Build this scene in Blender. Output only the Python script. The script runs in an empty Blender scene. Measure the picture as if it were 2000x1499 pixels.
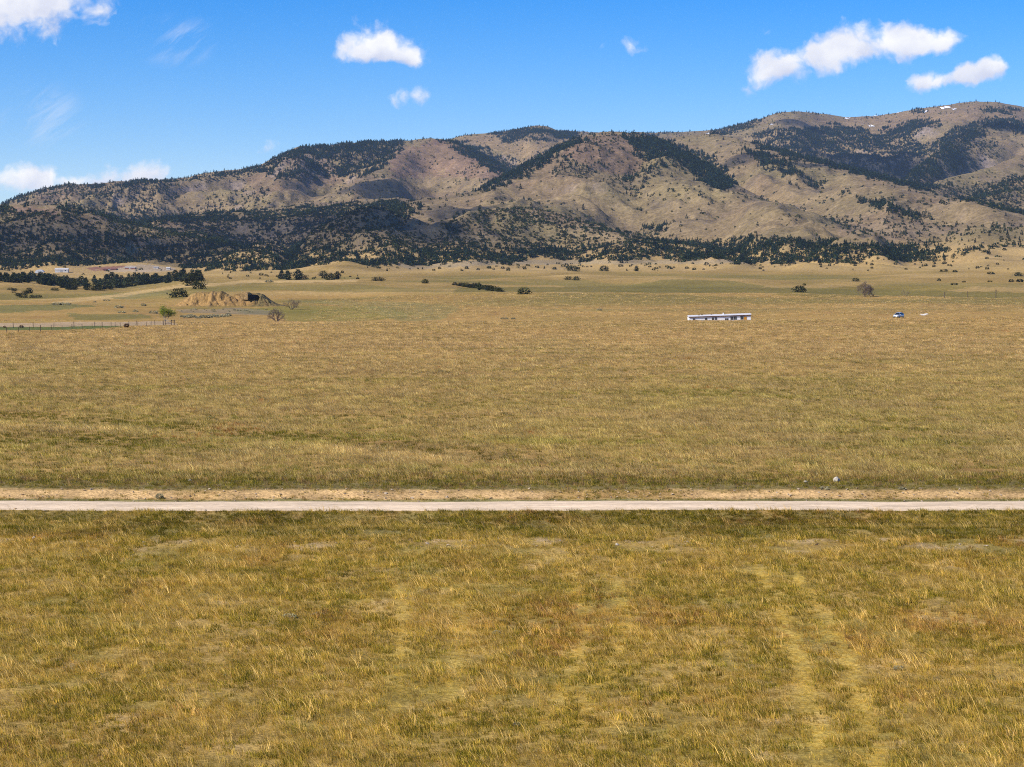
import bpy, math, random
import numpy as np

# ------------------------------------------------------------------ camera, sky, sun, exposure
sc = bpy.context.scene
COL = sc.collection
R = math.radians
PW, PH, F = 2000.0, 1499.0, 3888.0            # photograph size and focal length in its pixels
CX, CY, YH, CAMH = PW / 2, PH / 2, 530.0, 14.0  # YH: row of the level horizon, CAMH: height of the drone
PITCH = math.atan((CY - YH) / F)
SUN_EL = R(40)
SUN_AZ = math.atan2(-0.88, -0.47)             # measured clockwise from +Y: left of and behind the camera
SUN_DIR = np.array([math.cos(SUN_EL) * math.sin(SUN_AZ), math.cos(SUN_EL) * math.cos(SUN_AZ), math.sin(SUN_EL)])

cam_data = bpy.data.cameras.new('camera')
cam = bpy.data.objects.new('camera', cam_data)
COL.objects.link(cam)
cam.location = (0, 0, CAMH)
cam.rotation_euler = (math.pi / 2 - PITCH, 0, 0)
cam_data.sensor_width = 36.0
cam_data.lens = 36.0 * F / PW
cam_data.clip_start = 0.5
cam_data.clip_end = 40000
sc.camera = cam

sc.view_settings.view_transform = 'Standard'
sc.view_settings.look = 'None'
sc.view_settings.exposure = 0.66
sc.view_settings.gamma = 1.0
sc.view_settings.use_curve_mapping = False
sc.cycles.use_denoising = False
sc.cycles.denoiser = 'OPENIMAGEDENOISE'
sc.cycles.denoising_input_passes = 'RGB_ALBEDO_NORMAL'
sc.cycles.denoising_prefilter = 'ACCURATE'
sc.cycles.filter_width = 1.05
sc.cycles.use_adaptive_sampling = True
sc.cycles.adaptive_threshold = 0.02
sc.cycles.max_bounces = 5
sc.cycles.diffuse_bounces = 2
sc.cycles.glossy_bounces = 2
sc.cycles.transmission_bounces = 3
sc.cycles.volume_bounces = 1
sc.cycles.transparent_max_bounces = 6

def tan_el(py):
    a = math.atan((CY - py) / F) - PITCH
    return math.tan(a)

world = bpy.data.worlds.new('World')
sc.world = world
world.use_nodes = True
world.cycles.sampling_method = 'NONE'

class NT:
    """small helper to write node trees"""
    def __init__(self, tree):
        self.t = tree
        self.n = tree.nodes
        self.l = tree.links
    def new(self, kind, **kw):
        nd = self.n.new(kind)
        for k, v in kw.items():
            setattr(nd, k, v)
        return nd
    def put(self, sock, v):
        if isinstance(v, bpy.types.NodeSocket):
            self.l.new(v, sock)
        elif v is not None:
            sock.default_value = v
    def math(self, op, a, b=None, c=None, clamp=False):
        nd = self.new('ShaderNodeMath', operation=op, use_clamp=clamp)
        for i, v in enumerate((a, b, c)):
            self.put(nd.inputs[i], v)
        return nd.outputs[0]
    def mix(self, fac, a, b, blend='MIX'):
        nd = self.new('ShaderNodeMix', data_type='RGBA', blend_type=blend)
        self.put(nd.inputs[0], fac); self.put(nd.inputs[6], a); self.put(nd.inputs[7], b)
        return nd.outputs[2]
    def noise(self, vec, scale, detail=4, rough=0.5, dist=0.0, out=0):
        nd = self.new('ShaderNodeTexNoise')
        if vec is not None:
            self.l.new(vec, nd.inputs['Vector'])
        nd.inputs['Scale'].default_value = scale
        nd.inputs['Detail'].default_value = detail
        nd.inputs['Roughness'].default_value = rough
        nd.inputs['Distortion'].default_value = dist
        return nd.outputs[out]
    def ramp(self, v, a, b, c=0.0, d=1.0, smooth=True):
        nd = self.new('ShaderNodeMapRange', interpolation_type='SMOOTHSTEP' if smooth else 'LINEAR')
        for i, x in enumerate((v, a, b, c, d)):
            self.put(nd.inputs[i], x)
        return nd.outputs[0]
    def comb(self, x, y, z):
        nd = self.new('ShaderNodeCombineXYZ')
        for i, v in enumerate((x, y, z)):
            self.put(nd.inputs[i], v)
        return nd.outputs[0]
    def vmul(self, v, s):
        nd = self.new('ShaderNodeVectorMath', operation='MULTIPLY')
        self.put(nd.inputs[0], v); self.put(nd.inputs[1], s)
        return nd.outputs[0]

def build_world():
    t = NT(world.node_tree)
    t.n.clear()
    out = t.new('ShaderNodeOutputWorld')
    bg = t.new('ShaderNodeBackground')
    t.l.new(bg.outputs[0], out.inputs[0])
    sky = t.new('ShaderNodeTexSky', sky_type='NISHITA', sun_disc=False)
    sky.sun_elevation = SUN_EL
    sky.sun_rotation = SUN_AZ
    sky.altitude = 1500
    sky.air_density = 1.0
    sky.dust_density = 0.0
    sky.ozone_density = 3.0
    bg.inputs[1].default_value = SKY_STRENGTH
    # deeper, cleaner blue over the whole dome (high dry air)
    hs = t.new('ShaderNodeHueSaturation')
    hs.inputs['Hue'].default_value = 0.5
    hs.inputs['Saturation'].default_value = SKY_SAT
    hs.inputs['Value'].default_value = SKY_VAL
    t.l.new(sky.outputs[0], hs.inputs['Color'])
    # directions on the sky: s = sideways slope, e = upward slope, both seen from the ground ahead
    tc = t.new('ShaderNodeTexCoord')
    sep = t.new('ShaderNodeSeparateXYZ')
    t.l.new(tc.outputs['Generated'], sep.inputs[0])
    el = t.math('ABSOLUTE', sep.outputs[2])
    base = t.mix(t.ramp(el, 0.045, 0.145, 0.0, 1.0, False), t.mix(1.0, hs.outputs[0], SKY_LOW, 'MULTIPLY'), t.mix(1.0, hs.outputs[0], SKY_HIGH, 'MULTIPLY'))
    fwd = t.math('MAXIMUM', sep.outputs[1], 0.05)
    s = t.math('DIVIDE', sep.outputs[0], fwd)
    e = t.math('DIVIDE', sep.outputs[2], fwd)
    front = t.ramp(sep.outputs[1], 0.1, 0.3)
    # warped coordinates make the edges billow
    p = t.comb(s, e, 0.0)
    wn = t.noise(p, 38.0, 5, 0.55, 0, 1)
    off = t.new('ShaderNodeVectorMath', operation='SUBTRACT')
    t.l.new(wn, off.inputs[0]); off.inputs[1].default_value = (0.5, 0.5, 0.5)
    warp = t.new('ShaderNodeVectorMath', operation='MULTIPLY_ADD')
    t.l.new(off.outputs[0], warp.inputs[0]); warp.inputs[1].default_value = (0.016, 0.016, 0.0)
    t.l.new(p, warp.inputs[2])
    sw = t.new('ShaderNodeSeparateXYZ')
    t.l.new(warp.outputs[0], sw.inputs[0])
    M = None; wsum = None; vsum = None
    for (px, py, a, up, dn, wgt, tilt) in CLOUDS:
        ds = t.math('SUBTRACT', sw.outputs[0], (px - CX) / F)
        de = t.math('SUBTRACT', sw.outputs[1], tan_el(py))
        de = t.math('SUBTRACT', de, t.math('MULTIPLY', ds, tilt))
        u = t.math('MULTIPLY', ds, F / a)
        vu = t.math('MULTIPLY', t.math('MAXIMUM', de, 0.0), F / up)
        vd = t.math('MULTIPLY', t.math('MINIMUM', de, 0.0), F / dn)
        v = t.math('ADD', vu, vd)
        r = t.math('SQRT', t.math('ADD', t.math('MULTIPLY', u, u), t.math('MULTIPLY', v, v)))
        m = t.math('MULTIPLY', t.math('SUBTRACT', 1.0, r), wgt)
        mp = t.math('MAXIMUM', m, 0.001)
        wsum = mp if wsum is None else t.math('ADD', wsum, mp)
        vw = t.math('MULTIPLY', t.math('MAXIMUM', t.math('MINIMUM', v, 1.0), -1.0), mp)
        vsum = vw if vsum is None else t.math('ADD', vsum, vw)
        M = m if M is None else t.math('SMOOTH_MAX', M, m, 0.15)
    fb = t.noise(warp.outputs[0], 58.0, 10, 0.62, 0.2)
    vo = t.new('ShaderNodeTexVoronoi', feature='SMOOTH_F1')
    t.l.new(warp.outputs[0], vo.inputs['Vector'])
    vo.inputs['Scale'].default_value = 70.0; vo.inputs['Detail'].default_value = 3.0; vo.inputs['Roughness'].default_value = 0.55
    vo.inputs['Smoothness'].default_value = 0.6
    puff = t.math('SUBTRACT', 0.45, vo.outputs['Distance'])
    raw = t.math('ADD', t.math('ADD', M, t.math('MULTIPLY', t.math('SUBTRACT', fb, 0.5), 1.45)), t.math('MULTIPLY', puff, 0.85))
    dens = t.math('MULTIPLY', t.ramp(raw, -0.36, 0.50), front)
    # thin high streaks
    ro = t.new('ShaderNodeMapping')
    ro.inputs['Rotation'].default_value = (0, 0, R(-36))
    t.l.new(p, ro.inputs['Vector'])
    st = t.new('ShaderNodeMapping')
    st.inputs['Scale'].default_value = (11, 58, 1)
    t.l.new(ro.outputs[0], st.inputs['Vector'])
    streak = t.noise(st.outputs[0], 2.0, 7, 0.6, 0.6)
    sm = None
    for (px, py, a, b) in ((345, 80, 100, 62), (85, 225, 105, 80)):
        u = t.math('MULTIPLY', t.math('SUBTRACT', s, (px - CX) / F), F / a)
        v = t.math('MULTIPLY', t.math('SUBTRACT', e, tan_el(py)), F / b)
        r = t.math('SUBTRACT', 1.0, t.math('SQRT', t.math('ADD', t.math('MULTIPLY', u, u), t.math('MULTIPLY', v, v))), clamp=True)
        sm = r if sm is None else t.math('MAXIMUM', sm, r)
    wisp = t.math('MULTIPLY', t.math('MULTIPLY', t.ramp(streak, 0.42, 0.75), t.ramp(sm, 0.0, 0.8)), 0.42)
    dens = t.math('MAXIMUM', dens, t.math('MULTIPLY', wisp, front))
    tone = t.noise(warp.outputs[0], 55.0, 4, 0.5)
    under = t.ramp(t.math('DIVIDE', vsum, wsum), -0.55, 0.25)  # shading painted into the clouds: darker undersides, brighter tops
    lit = t.math('ADD', t.math('MULTIPLY', under, 0.5), t.math('MULTIPLY', t.ramp(tone, 0.35, 0.65), 0.5))
    ccol = t.mix(lit, CLOUD_DARK, CLOUD_LIGHT)
    fin = t.mix(t.math('MULTIPLY', dens, 0.97), base, ccol)
    t.l.new(fin, bg.inputs[0])

SKY_STRENGTH, SKY_SAT, SKY_VAL = 0.095, 1.25, 1.0
SKY_LOW, SKY_HIGH = (0.74, 0.80, 1.0, 1), (0.15, 0.62, 1.04, 1)
CLOUD_DARK, CLOUD_LIGHT = (4.7, 4.9, 5.9, 1), (7.4, 7.3, 7.2, 1)
# photo place, half width, rise above and drop below the middle, weight, tilt
CLOUDS = [(30, -5, 230, 70, 100, 1.5, 0.1), (735, 98, 92, 62, 34, 1.45, 0.0), (790, 108, 60, 30, 24, 1.1, -0.1), (668, 108, 34, 16, 18, 0.55, 0),
          (812, 184, 48, 24, 20, 0.62, 0.1), (1225, 86, 36, 20, 16, 0.5, 0), (1510, 145, 92, 52, 42, 1.25, 0.25),
          (1625, 105, 120, 68, 52, 1.5, 0.15), (1745, 85, 110, 58, 46, 1.4, 0.1), (1830, 80, 66, 44, 36, 1.05, 0.0),
          (1820, 164, 80, 30, 24, 1.35, 0.12), (1875, 155, 85, 30, 26, 1.6, 0.12), (1930, 140, 55, 28, 20, 1.15, 0.12), (1488, 62, 28, 18, 14, 0.45, 0),
          (50, 350, 120, 34, 34, 1.3, 0), (140, 358, 70, 18, 24, 0.9, 0), (268, 354, 100, 44, 40, 1.35, 0), (528, 284, 28, 22, 20, 0.6, 0)]
build_world()

sun_d = bpy.data.lights.new('sun', 'SUN')
sun_d.energy = 4.0
sun_d.angle = R(0.53)
sun_d.color = (1.0, 0.93, 0.82)
sun = bpy.data.objects.new('sun', sun_d)
COL.objects.link(sun)
from mathutils import Vector
sun.rotation_euler = Vector(SUN_DIR).to_track_quat('Z', 'Y').to_euler()
sun.location = (-60, -60, 120)

# ------------------------------------------------------------------ numeric helpers
rng = np.random.default_rng(7)
random.seed(7)

def _hash(ix, iy, seed):
    h = (ix.astype(np.int64) * 374761393 + iy.astype(np.int64) * 668265263 + seed * 974634777) & 0xFFFFFFFF
    h = ((h ^ (h >> 13)) * 1274126177) & 0xFFFFFFFF
    return (h ^ (h >> 16)) & 0xFFFF

def pnoise(x, y, seed=0):
    x = np.asarray(x, float); y = np.asarray(y, float)
    x, y = np.broadcast_arrays(x, y)
    x0 = np.floor(x); y0 = np.floor(y)
    fx = x - x0; fy = y - y0
    u = fx * fx * fx * (fx * (fx * 6 - 15) + 10); v = fy * fy * fy * (fy * (fy * 6 - 15) + 10)
    def g(ix, iy, dx, dy):
        a = _hash(ix, iy, seed) * (2 * math.pi / 65536.0)
        return np.cos(a) * dx + np.sin(a) * dy
    a = g(x0, y0, fx, fy); b = g(x0 + 1, y0, fx - 1, fy)
    c = g(x0, y0 + 1, fx, fy - 1); d = g(x0 + 1, y0 + 1, fx - 1, fy - 1)
    return ((a + (b - a) * u) * (1 - v) + (c + (d - c) * u) * v) * 1.5

def fbm(x, y, octv=4, seed=0, gain=0.5, lac=2.03):
    o = 0.0; amp = 1.0; tot = 0.0
    for i in range(octv):
        o = o + amp * pnoise(np.asarray(x) * lac ** i + 17.3 * i, np.asarray(y) * lac ** i - 9.1 * i, seed + i)
        tot += amp; amp *= gain
    return o / tot

def ridged(x, y, octv=4, seed=0):
    o = 0.0; amp = 1.0; tot = 0.0
    for i in range(octv):
        o = o + amp * (1 - np.abs(pnoise(np.asarray(x) * 2.1 ** i + 5.7 * i, np.asarray(y) * 2.1 ** i + 3.3 * i, seed + i)) * 1.6)
        tot += amp; amp *= 0.5
    return o / tot

def sstep(a, b, x):
    q = np.clip((x - a) / (b - a), 0, 1)
    return q * q * (3 - 2 * q)

def inpoly(px, py, poly):
    px = np.asarray(px); py = np.asarray(py)
    r = np.zeros(px.shape, bool)
    n = len(poly)
    for i in range(n):
        x1, y1 = poly[i]; x2, y2 = poly[(i + 1) % n]
        if y1 == y2:
            continue
        c = ((y1 > py) != (y2 > py)) & (px < (x2 - x1) * (py - y1) / (y2 - y1) + x1)
        r ^= c
    return r

# ------------------------------------------------------------------ mesh helpers
MATS = {}
def mesh_from(name, verts, faces, mat=None, smooth=False, colors=None):
    me = bpy.data.meshes.new(name)
    me.from_pydata([tuple(v) for v in verts], [], [tuple(f) for f in faces])
    if mat:
        me.materials.append(MATS[mat])
    if colors is not None:
        at = me.attributes.new('tone', 'FLOAT_COLOR', 'POINT')
        c = np.ones((len(verts), 4), np.float32); c[:, :3] = np.asarray(colors)
        at.data.foreach_set('color', c.ravel())
    if smooth:
        me.polygons.foreach_set('use_smooth', [True] * len(me.polygons))
    me.update()
    return me

def add(name, me, parent=None, loc=(0, 0, 0), rot=(0, 0, 0), scale=(1, 1, 1)):
    o = bpy.data.objects.new(name, me)
    COL.objects.link(o)
    o.location = loc; o.rotation_euler = rot; o.scale = scale
    if parent:
        o.parent = parent
    return o

def tag(o, label=None, cat=None, group=None, kind=None):
    for k, v in (('label', label), ('category', cat), ('group', group), ('kind', kind)):
        if v:
            o[k] = v
    return o

class MB:
    def __init__(self):
        self.v = []; self.f = []; self.c = []
    def quadgrid(self, rows):
        """rows: list of rings/lines of equal length; joins neighbours with quads"""
        b = len(self.v); n = len(rows[0])
        for r in rows:
            self.v += [tuple(p) for p in r]
        for i in range(len(rows) - 1):
            for j in range(n - 1):
                self.f.append((b + i * n + j, b + i * n + j + 1, b + (i + 1) * n + j + 1, b + (i + 1) * n + j))
    def box(self, x0, x1, y0, y1, z0, z1):
        b = len(self.v)
        self.v += [(x0, y0, z0), (x1, y0, z0), (x1, y1, z0), (x0, y1, z0), (x0, y0, z1), (x1, y0, z1), (x1, y1, z1), (x0, y1, z1)]
        self.f += [tuple(b + k for k in q) for q in ((0, 3, 2, 1), (4, 5, 6, 7), (0, 1, 5, 4), (1, 2, 6, 5), (2, 3, 7, 6), (3, 0, 4, 7))]
    def tube(self, p, q, r0, r1, n=5, cap=True):
        p = np.array(p, float); q = np.array(q, float)
        d = q - p; d /= (np.linalg.norm(d) + 1e-9)
        a = np.cross(d, (0.0, 0.0, 1.0) if abs(d[2]) < 0.9 else (1.0, 0.0, 0.0)); a /= np.linalg.norm(a)
        c = np.cross(d, a)
        b = len(self.v)
        for (o, r) in ((p, r0), (q, r1)):
            for k in range(n):
                t = 2 * math.pi * k / n
                self.v.append(tuple(o + r * (math.cos(t) * a + math.sin(t) * c)))
        for k in range(n):
            self.f.append((b + k, b + (k + 1) % n, b + n + (k + 1) % n, b + n + k))
        if cap:
            self.f.append(tuple(b + k for k in range(n - 1, -1, -1)))
            self.f.append(tuple(b + n + k for k in range(n)))
    def prism(self, poly, y0, y1, close=True):
        """polygon in x,z pulled along y"""
        b = len(self.v); n = len(poly)
        self.v += [(x, y0, z) for x, z in poly] + [(x, y1, z) for x, z in poly]
        for k in range(n):
            self.f.append((b + k, b + (k + 1) % n, b + n + (k + 1) % n, b + n + k))
        if close:
            self.f.append(tuple(b + k for k in range(n - 1, -1, -1)))
            self.f.append(tuple(b + n + k for k in range(n)))
    def me(self, name, mat, smooth=False):
        m = mesh_from(name, self.v, self.f, mat, smooth)
        return m

# ------------------------------------------------------------------ materials
def material(name):
    m = bpy.data.materials.new(name)
    m.use_nodes = True
    MATS[name] = m
    t = NT(m.node_tree)
    t.n.clear()
    out = t.new('ShaderNodeOutputMaterial')
    return m, t, out

def plain(name, col, rough=0.7, spec=0.3, var=0.15, scale=3.0, metal=0.0, bump=0.0):
    m, t, out = material(name)
    b = t.new('ShaderNodeBsdfPrincipled')
    tc = t.new('ShaderNodeTexCoord')
    nz = t.noise(tc.outputs['Object'], scale, 5, 0.6)
    f = t.ramp(nz, 0.3, 0.7, 1 - var, 1 + var)
    c = t.mix(1.0, (*col, 1), t.comb(f, f, f), 'MULTIPLY')
    t.l.new(c, b.inputs['Base Color'])
    b.inputs['Roughness'].default_value = rough
    b.inputs['Specular IOR Level'].default_value = spec
    b.inputs['Metallic'].default_value = metal
    if bump:
        bn = t.new('ShaderNodeBump'); bn.inputs['Strength'].default_value = bump
        t.l.new(t.noise(tc.outputs['Object'], scale * 4, 4, 0.6), bn.inputs['Height']); t.l.new(bn.outputs[0], b.inputs['Normal'])
    t.l.new(b.outputs[0], out.inputs[0])
    return m

def leafy(name, col, var=0.35, trans=0.25, inst=False):
    """foliage or grass: own tone per blade, tint per plant, some light let through"""
    m, t, out = material(name)
    a = t.new('ShaderNodeAttribute', attribute_name='tone')
    c = t.mix(1.0, (*col, 1), a.outputs['Color'], 'MULTIPLY')
    if inst:
        i = t.new('ShaderNodeAttribute', attribute_name='tint', attribute_type='INSTANCER')
        c = t.mix(1.0, c, i.outputs['Color'], 'MULTIPLY')
    oi = t.new('ShaderNodeObjectInfo')
    f = t.ramp(oi.outputs['Random'], 0, 1, 1 - var, 1 + var, False)
    c = t.mix(1.0, c, t.comb(f, f, f), 'MULTIPLY')
    d = t.new('ShaderNodeBsdfDiffuse'); tr = t.new('ShaderNodeBsdfTranslucent'); mx = t.new('ShaderNodeMixShader')
    t.l.new(c, d.inputs[0]); t.l.new(c, tr.inputs[0]); mx.inputs[0].default_value = trans
    t.l.new(d.outputs[0], mx.inputs[1]); t.l.new(tr.outputs[0], mx.inputs[2])
    t.l.new(mx.outputs[0], out.inputs[0])
    return m

def earth(name, fine, mid, bump_scale, bump, contrast=0.35, stretch=(1, 1, 1), coarse=0.02):
    """ground: the cover colour of each place, broken up by noise at three sizes, with relief"""
    m, t, out = material(name)
    b = t.new('ShaderNodeBsdfPrincipled')
    a = t.new('ShaderNodeAttribute', attribute_name='cover')
    geo = t.new('ShaderNodeNewGeometry')
    pos = t.vmul(geo.outputs['Position'], stretch)
    n1 = t.noise(pos, fine, 4, 0.65); n2 = t.noise(pos, mid, 5, 0.6); n3 = t.noise(pos, coarse, 4, 0.5)
    f = t.math('MULTIPLY', t.ramp(n1, 0.3, 0.7, 1 - contrast, 1 + contrast), t.ramp(n2, 0.3, 0.7, 1 - contrast * 0.7, 1 + contrast * 0.7))
    f = t.math('MULTIPLY', f, t.ramp(n3, 0.3, 0.7, 0.9, 1.1))
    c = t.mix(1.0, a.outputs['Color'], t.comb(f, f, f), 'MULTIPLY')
    t.l.new(c, b.inputs['Base Color'])
    b.inputs['Roughness'].default_value = 0.95
    b.inputs['Specular IOR Level'].default_value = 0.05
    bn = t.new('ShaderNodeBump'); bn.inputs['Strength'].default_value = bump; bn.inputs['Distance'].default_value = 1.0 / bump_scale * 0.5
    t.l.new(t.noise(pos, bump_scale, 5, 0.65), bn.inputs['Height']); t.l.new(bn.outputs[0], b.inputs['Normal'])
    t.l.new(b.outputs[0], out.inputs[0])

earth('prairie', 5.5, 0.45, 4.0, 0.6, 0.38)
earth('mountainside', 0.16, 0.035, 0.05, 0.5, 0.28, coarse=0.006)
earth('gravel', 7.0, 0.7, 9.0, 0.6, 0.17, (0.3, 1, 1))
earth('bare_earth', 1.2, 0.3, 0.8, 0.9, 0.2)
leafy('grass_blade', (1, 1, 1), 0.30, 0.3, True)
leafy('pine_needles', (0.046, 0.058, 0.028), 0.35, 0.1)
leafy('juniper_needles', (0.052, 0.056, 0.024), 0.35, 0.1)
leafy('forest_needles', (0.030, 0.048, 0.026), 0.45, 0.08, True)
leafy('spring_leaves', (0.25, 0.28, 0.045), 0.1, 0.35)
leafy('sage_leaves', (0.36, 0.33, 0.20), 0.2, 0.3)
leafy('rabbitbrush', (0.50, 0.34, 0.09), 0.15, 0.2)
leafy('tumbleweed', (0.22, 0.14, 0.08), 0.15, 0.1)
plain('bark', (0.09, 0.065, 0.045), 0.9, 0.1, 0.3, 6)
plain('bare_twig', (0.17, 0.125, 0.095), 0.9, 0.1, 0.2, 6)
plain('pale_bark', (0.30, 0.26, 0.20), 0.9, 0.1, 0.2, 6)
plain('white_siding', (0.80, 0.80, 0.79), 0.55, 0.3, 0.06, 0.8)
plain('grey_metal_roof', (0.62, 0.60, 0.58), 0.5, 0.4, 0.1, 0.6)
plain('brown_trim', (0.085, 0.035, 0.028), 0.7, 0.3, 0.15, 2)
plain('window_glass', (0.025, 0.028, 0.032), 0.12, 0.5, 0.05, 1)
plain('window_frame', (0.34, 0.34, 0.34), 0.5, 0.4, 0.05, 1)
plain('orange_door', (0.55, 0.24, 0.02), 0.6, 0.3, 0.15, 2)
plain('car_paint', (0.50, 0.55, 0.60), 0.25, 0.5, 0.02, 1, 0.35)
plain('car_glass', (0.012, 0.016, 0.02), 0.08, 0.6, 0.02, 1)
plain('tyre', (0.018, 0.018, 0.018), 0.8, 0.2, 0.1, 8)
plain('rim', (0.45, 0.46, 0.48), 0.35, 0.5, 0.05, 4, 0.7)
plain('lamp_glass', (0.8, 0.82, 0.85), 0.15, 0.6, 0.02, 1)
plain('dark_plastic', (0.03, 0.03, 0.032), 0.6, 0.3, 0.05, 4)
plain('weathered_wood', (0.10, 0.075, 0.055), 0.9, 0.15, 0.3, 5)
plain('pale_wood', (0.62, 0.56, 0.48), 0.8, 0.2, 0.12, 3)
plain('wire', (0.20, 0.18, 0.16), 0.6, 0.4, 0.1, 1, 0.5)
plain('barn_white', (0.58, 0.56, 0.52), 0.6, 0.3, 0.08, 0.3)
plain('barn_roof', (0.50, 0.47, 0.43), 0.5, 0.4, 0.1, 0.2)
plain('shed_metal', (0.50, 0.54, 0.58), 0.45, 0.4, 0.1, 0.3)
plain('rust_red', (0.22, 0.10, 0.075), 0.8, 0.2, 0.25, 0.5)
plain('limestone', (0.50, 0.44, 0.35), 0.9, 0.2, 0.22, 5, bump=0.5)
plain('field_stone', (0.40, 0.31, 0.21), 0.9, 0.2, 0.3, 4)
plain('snow', (0.86, 0.87, 0.90), 0.6, 0.3, 0.04, 0.1)
plain('shade_dark_timber', (0.025, 0.020, 0.015), 0.9, 0.1, 0.3, 1)  # near-black wood, with the shade of the mound's cut in its colour
m, t, out = material('cloud_vapour')
vs = t.new('ShaderNodeVolumeScatter'); vs.inputs['Density'].default_value = 0.017; vs.inputs['Anisotropy'].default_value = 0.5
t.l.new(vs.outputs[0], out.inputs['Volume'])
# ------------------------------------------------------------------ terrain: heights over (s, y), s = x / y, y = metres ahead
S = np.concatenate([np.linspace(-0.62, -0.31, 40)[:-1], np.linspace(-0.31, 0.31, 601), np.linspace(0.31, 0.62, 40)[1:]])
Y = np.concatenate([np.linspace(12, 46, 18)[:-1], np.arange(46, 135, 0.6), np.arange(135, 620, 3.2), np.arange(620, 2600, 8.5), np.arange(2600, 5200, 12.5), np.arange(5200, 8700, 17)])
ROW_SPLIT = int(np.searchsorted(Y, 2600))
NS, NY = len(S), len(Y)
TE = np.vectorize(tan_el)

# lines of sight that the open ground follows: for each photo column, the row it reaches at each distance
KD = [440, 530, 560, 600, 680, 800, 900, 1000, 1150, 1300, 1500, 1800, 2200, 2600, 3200, 4500, 8700]
KCOL = {
    -400: [652, 631, 629, 622, 612, 594, 592, 588, 578, 566, 556, 556, 545, 535, 517, 490, 440],
    0:    [652, 632, 629, 622, 613, 594, 592, 588, 578, 566, 555, 556, 543, 532, 517, 490, 440],
    130:  [653, 632, 629, 624, 613, 597, 591, 586, 576, 570, 562, 552, 538, 528, 516, 488, 440],
    240:  [653, 632, 629, 625, 612, 600, 590, 580, 567, 572, 566, 550, 536, 527, 515, 486, 440],
    400:  [654, 632, 629, 628, 618, 602, 585, 568, 555, 553, 548, 541, 533, 526, 512, 484, 440],
    600:  [654, 632, 630, 635, 622, 603, 585, 570, 557, 551, 547, 540, 532, 524, 510, 482, 440],
    800:  [654, 632, 629, 629, 612, 592, 578, 569, 561, 554, 546, 536, 529, 521, 507, 480, 440],
    1100: [654, 633, 627, 628, 612, 588, 571, 575, 566, 559, 549, 536, 528, 519, 505, 478, 440],
    1400: [654, 632, 625, 632, 611, 588, 573, 578, 568, 559, 547, 535, 526, 517, 504, 478, 440],
    1700: [653, 630, 623, 620, 606, 589, 579, 584, 574, 562, 549, 536, 525, 516, 502, 476, 440],
    2000: [653, 628, 621, 617, 605, 592, 582, 580, 565, 554, 545, 534, 523, 512, 498, 472, 440],
    2400: [653, 628, 620, 616, 603, 590, 580, 576, 562, 552, 543, 532, 521, 510, 495, 470, 440]}
cols = sorted(KCOL)
ztab = []
yy = np.exp(np.linspace(math.log(12), math.log(9000), 1500))
ker = np.exp(-0.5 * (np.arange(-24, 25) / 5.5) ** 2); ker /= ker.sum()
for c in cols:
    zz = [CAMH + d * tan_el(p) for d, p in zip(KD, KCOL[c])]
    z1 = np.interp(yy, [12, 128, 200] + KD, [0, 0, 0] + zz)
    z1 = np.convolve(np.pad(z1, 24, mode='edge'), ker, 'valid')
    ztab.append(np.interp(Y, yy, z1))
ztab = np.array(ztab)                                   # column x row
pxS = CX + F * S
SG, YG = np.meshgrid(S, Y)
XG = SG * YG
wq = np.interp(pxS, cols, np.arange(len(cols)))
i0 = np.clip(wq.astype(int), 0, len(cols) - 2); fr = wq - i0
fr = fr * fr * (3 - 2 * fr)
ZB = (ztab[i0] * (1 - fr)[:, None] + ztab[i0 + 1] * fr[:, None]).T      # rows x columns
ZB = ZB + 0.10 * fbm(XG / 14, YG / 18, 3, 3) * sstep(20, 140, YG) + 0.10 * fbm(XG / 2.2, YG / 2.6, 3, 5) * (YG < 114)
und1 = fbm(XG / 120, YG / 170, 3, 11); und2 = fbm(XG / 300, YG / 260, 2, 12)
ZB = ZB + und1 * 3.6 * sstep(640, 1200, YG) + und2 * 7.0 * sstep(900, 1500, YG) * (1 - 0.5 * sstep(1900, 2500, YG))
# roadside: ditch in front, cut bank behind
def bump(y, a, b, w):
    return sstep(a - w, a + w, y) * (1 - sstep(b - w, b + w, y))
roadmid = 118.2 + 0.6 * pnoise(XG / 60, 0 * XG, 21) - 0.010 * XG
ry = YG - roadmid
ZB = ZB - 0.28 * bump(ry, -9.5, -3.6, 1.2) + 0.35 * sstep(3.6, 6.6, ry + 0.5 * pnoise(XG / 9, XG * 0, 33)) * (1 - sstep(60, 120, ry)) * (YG > 100)

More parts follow.
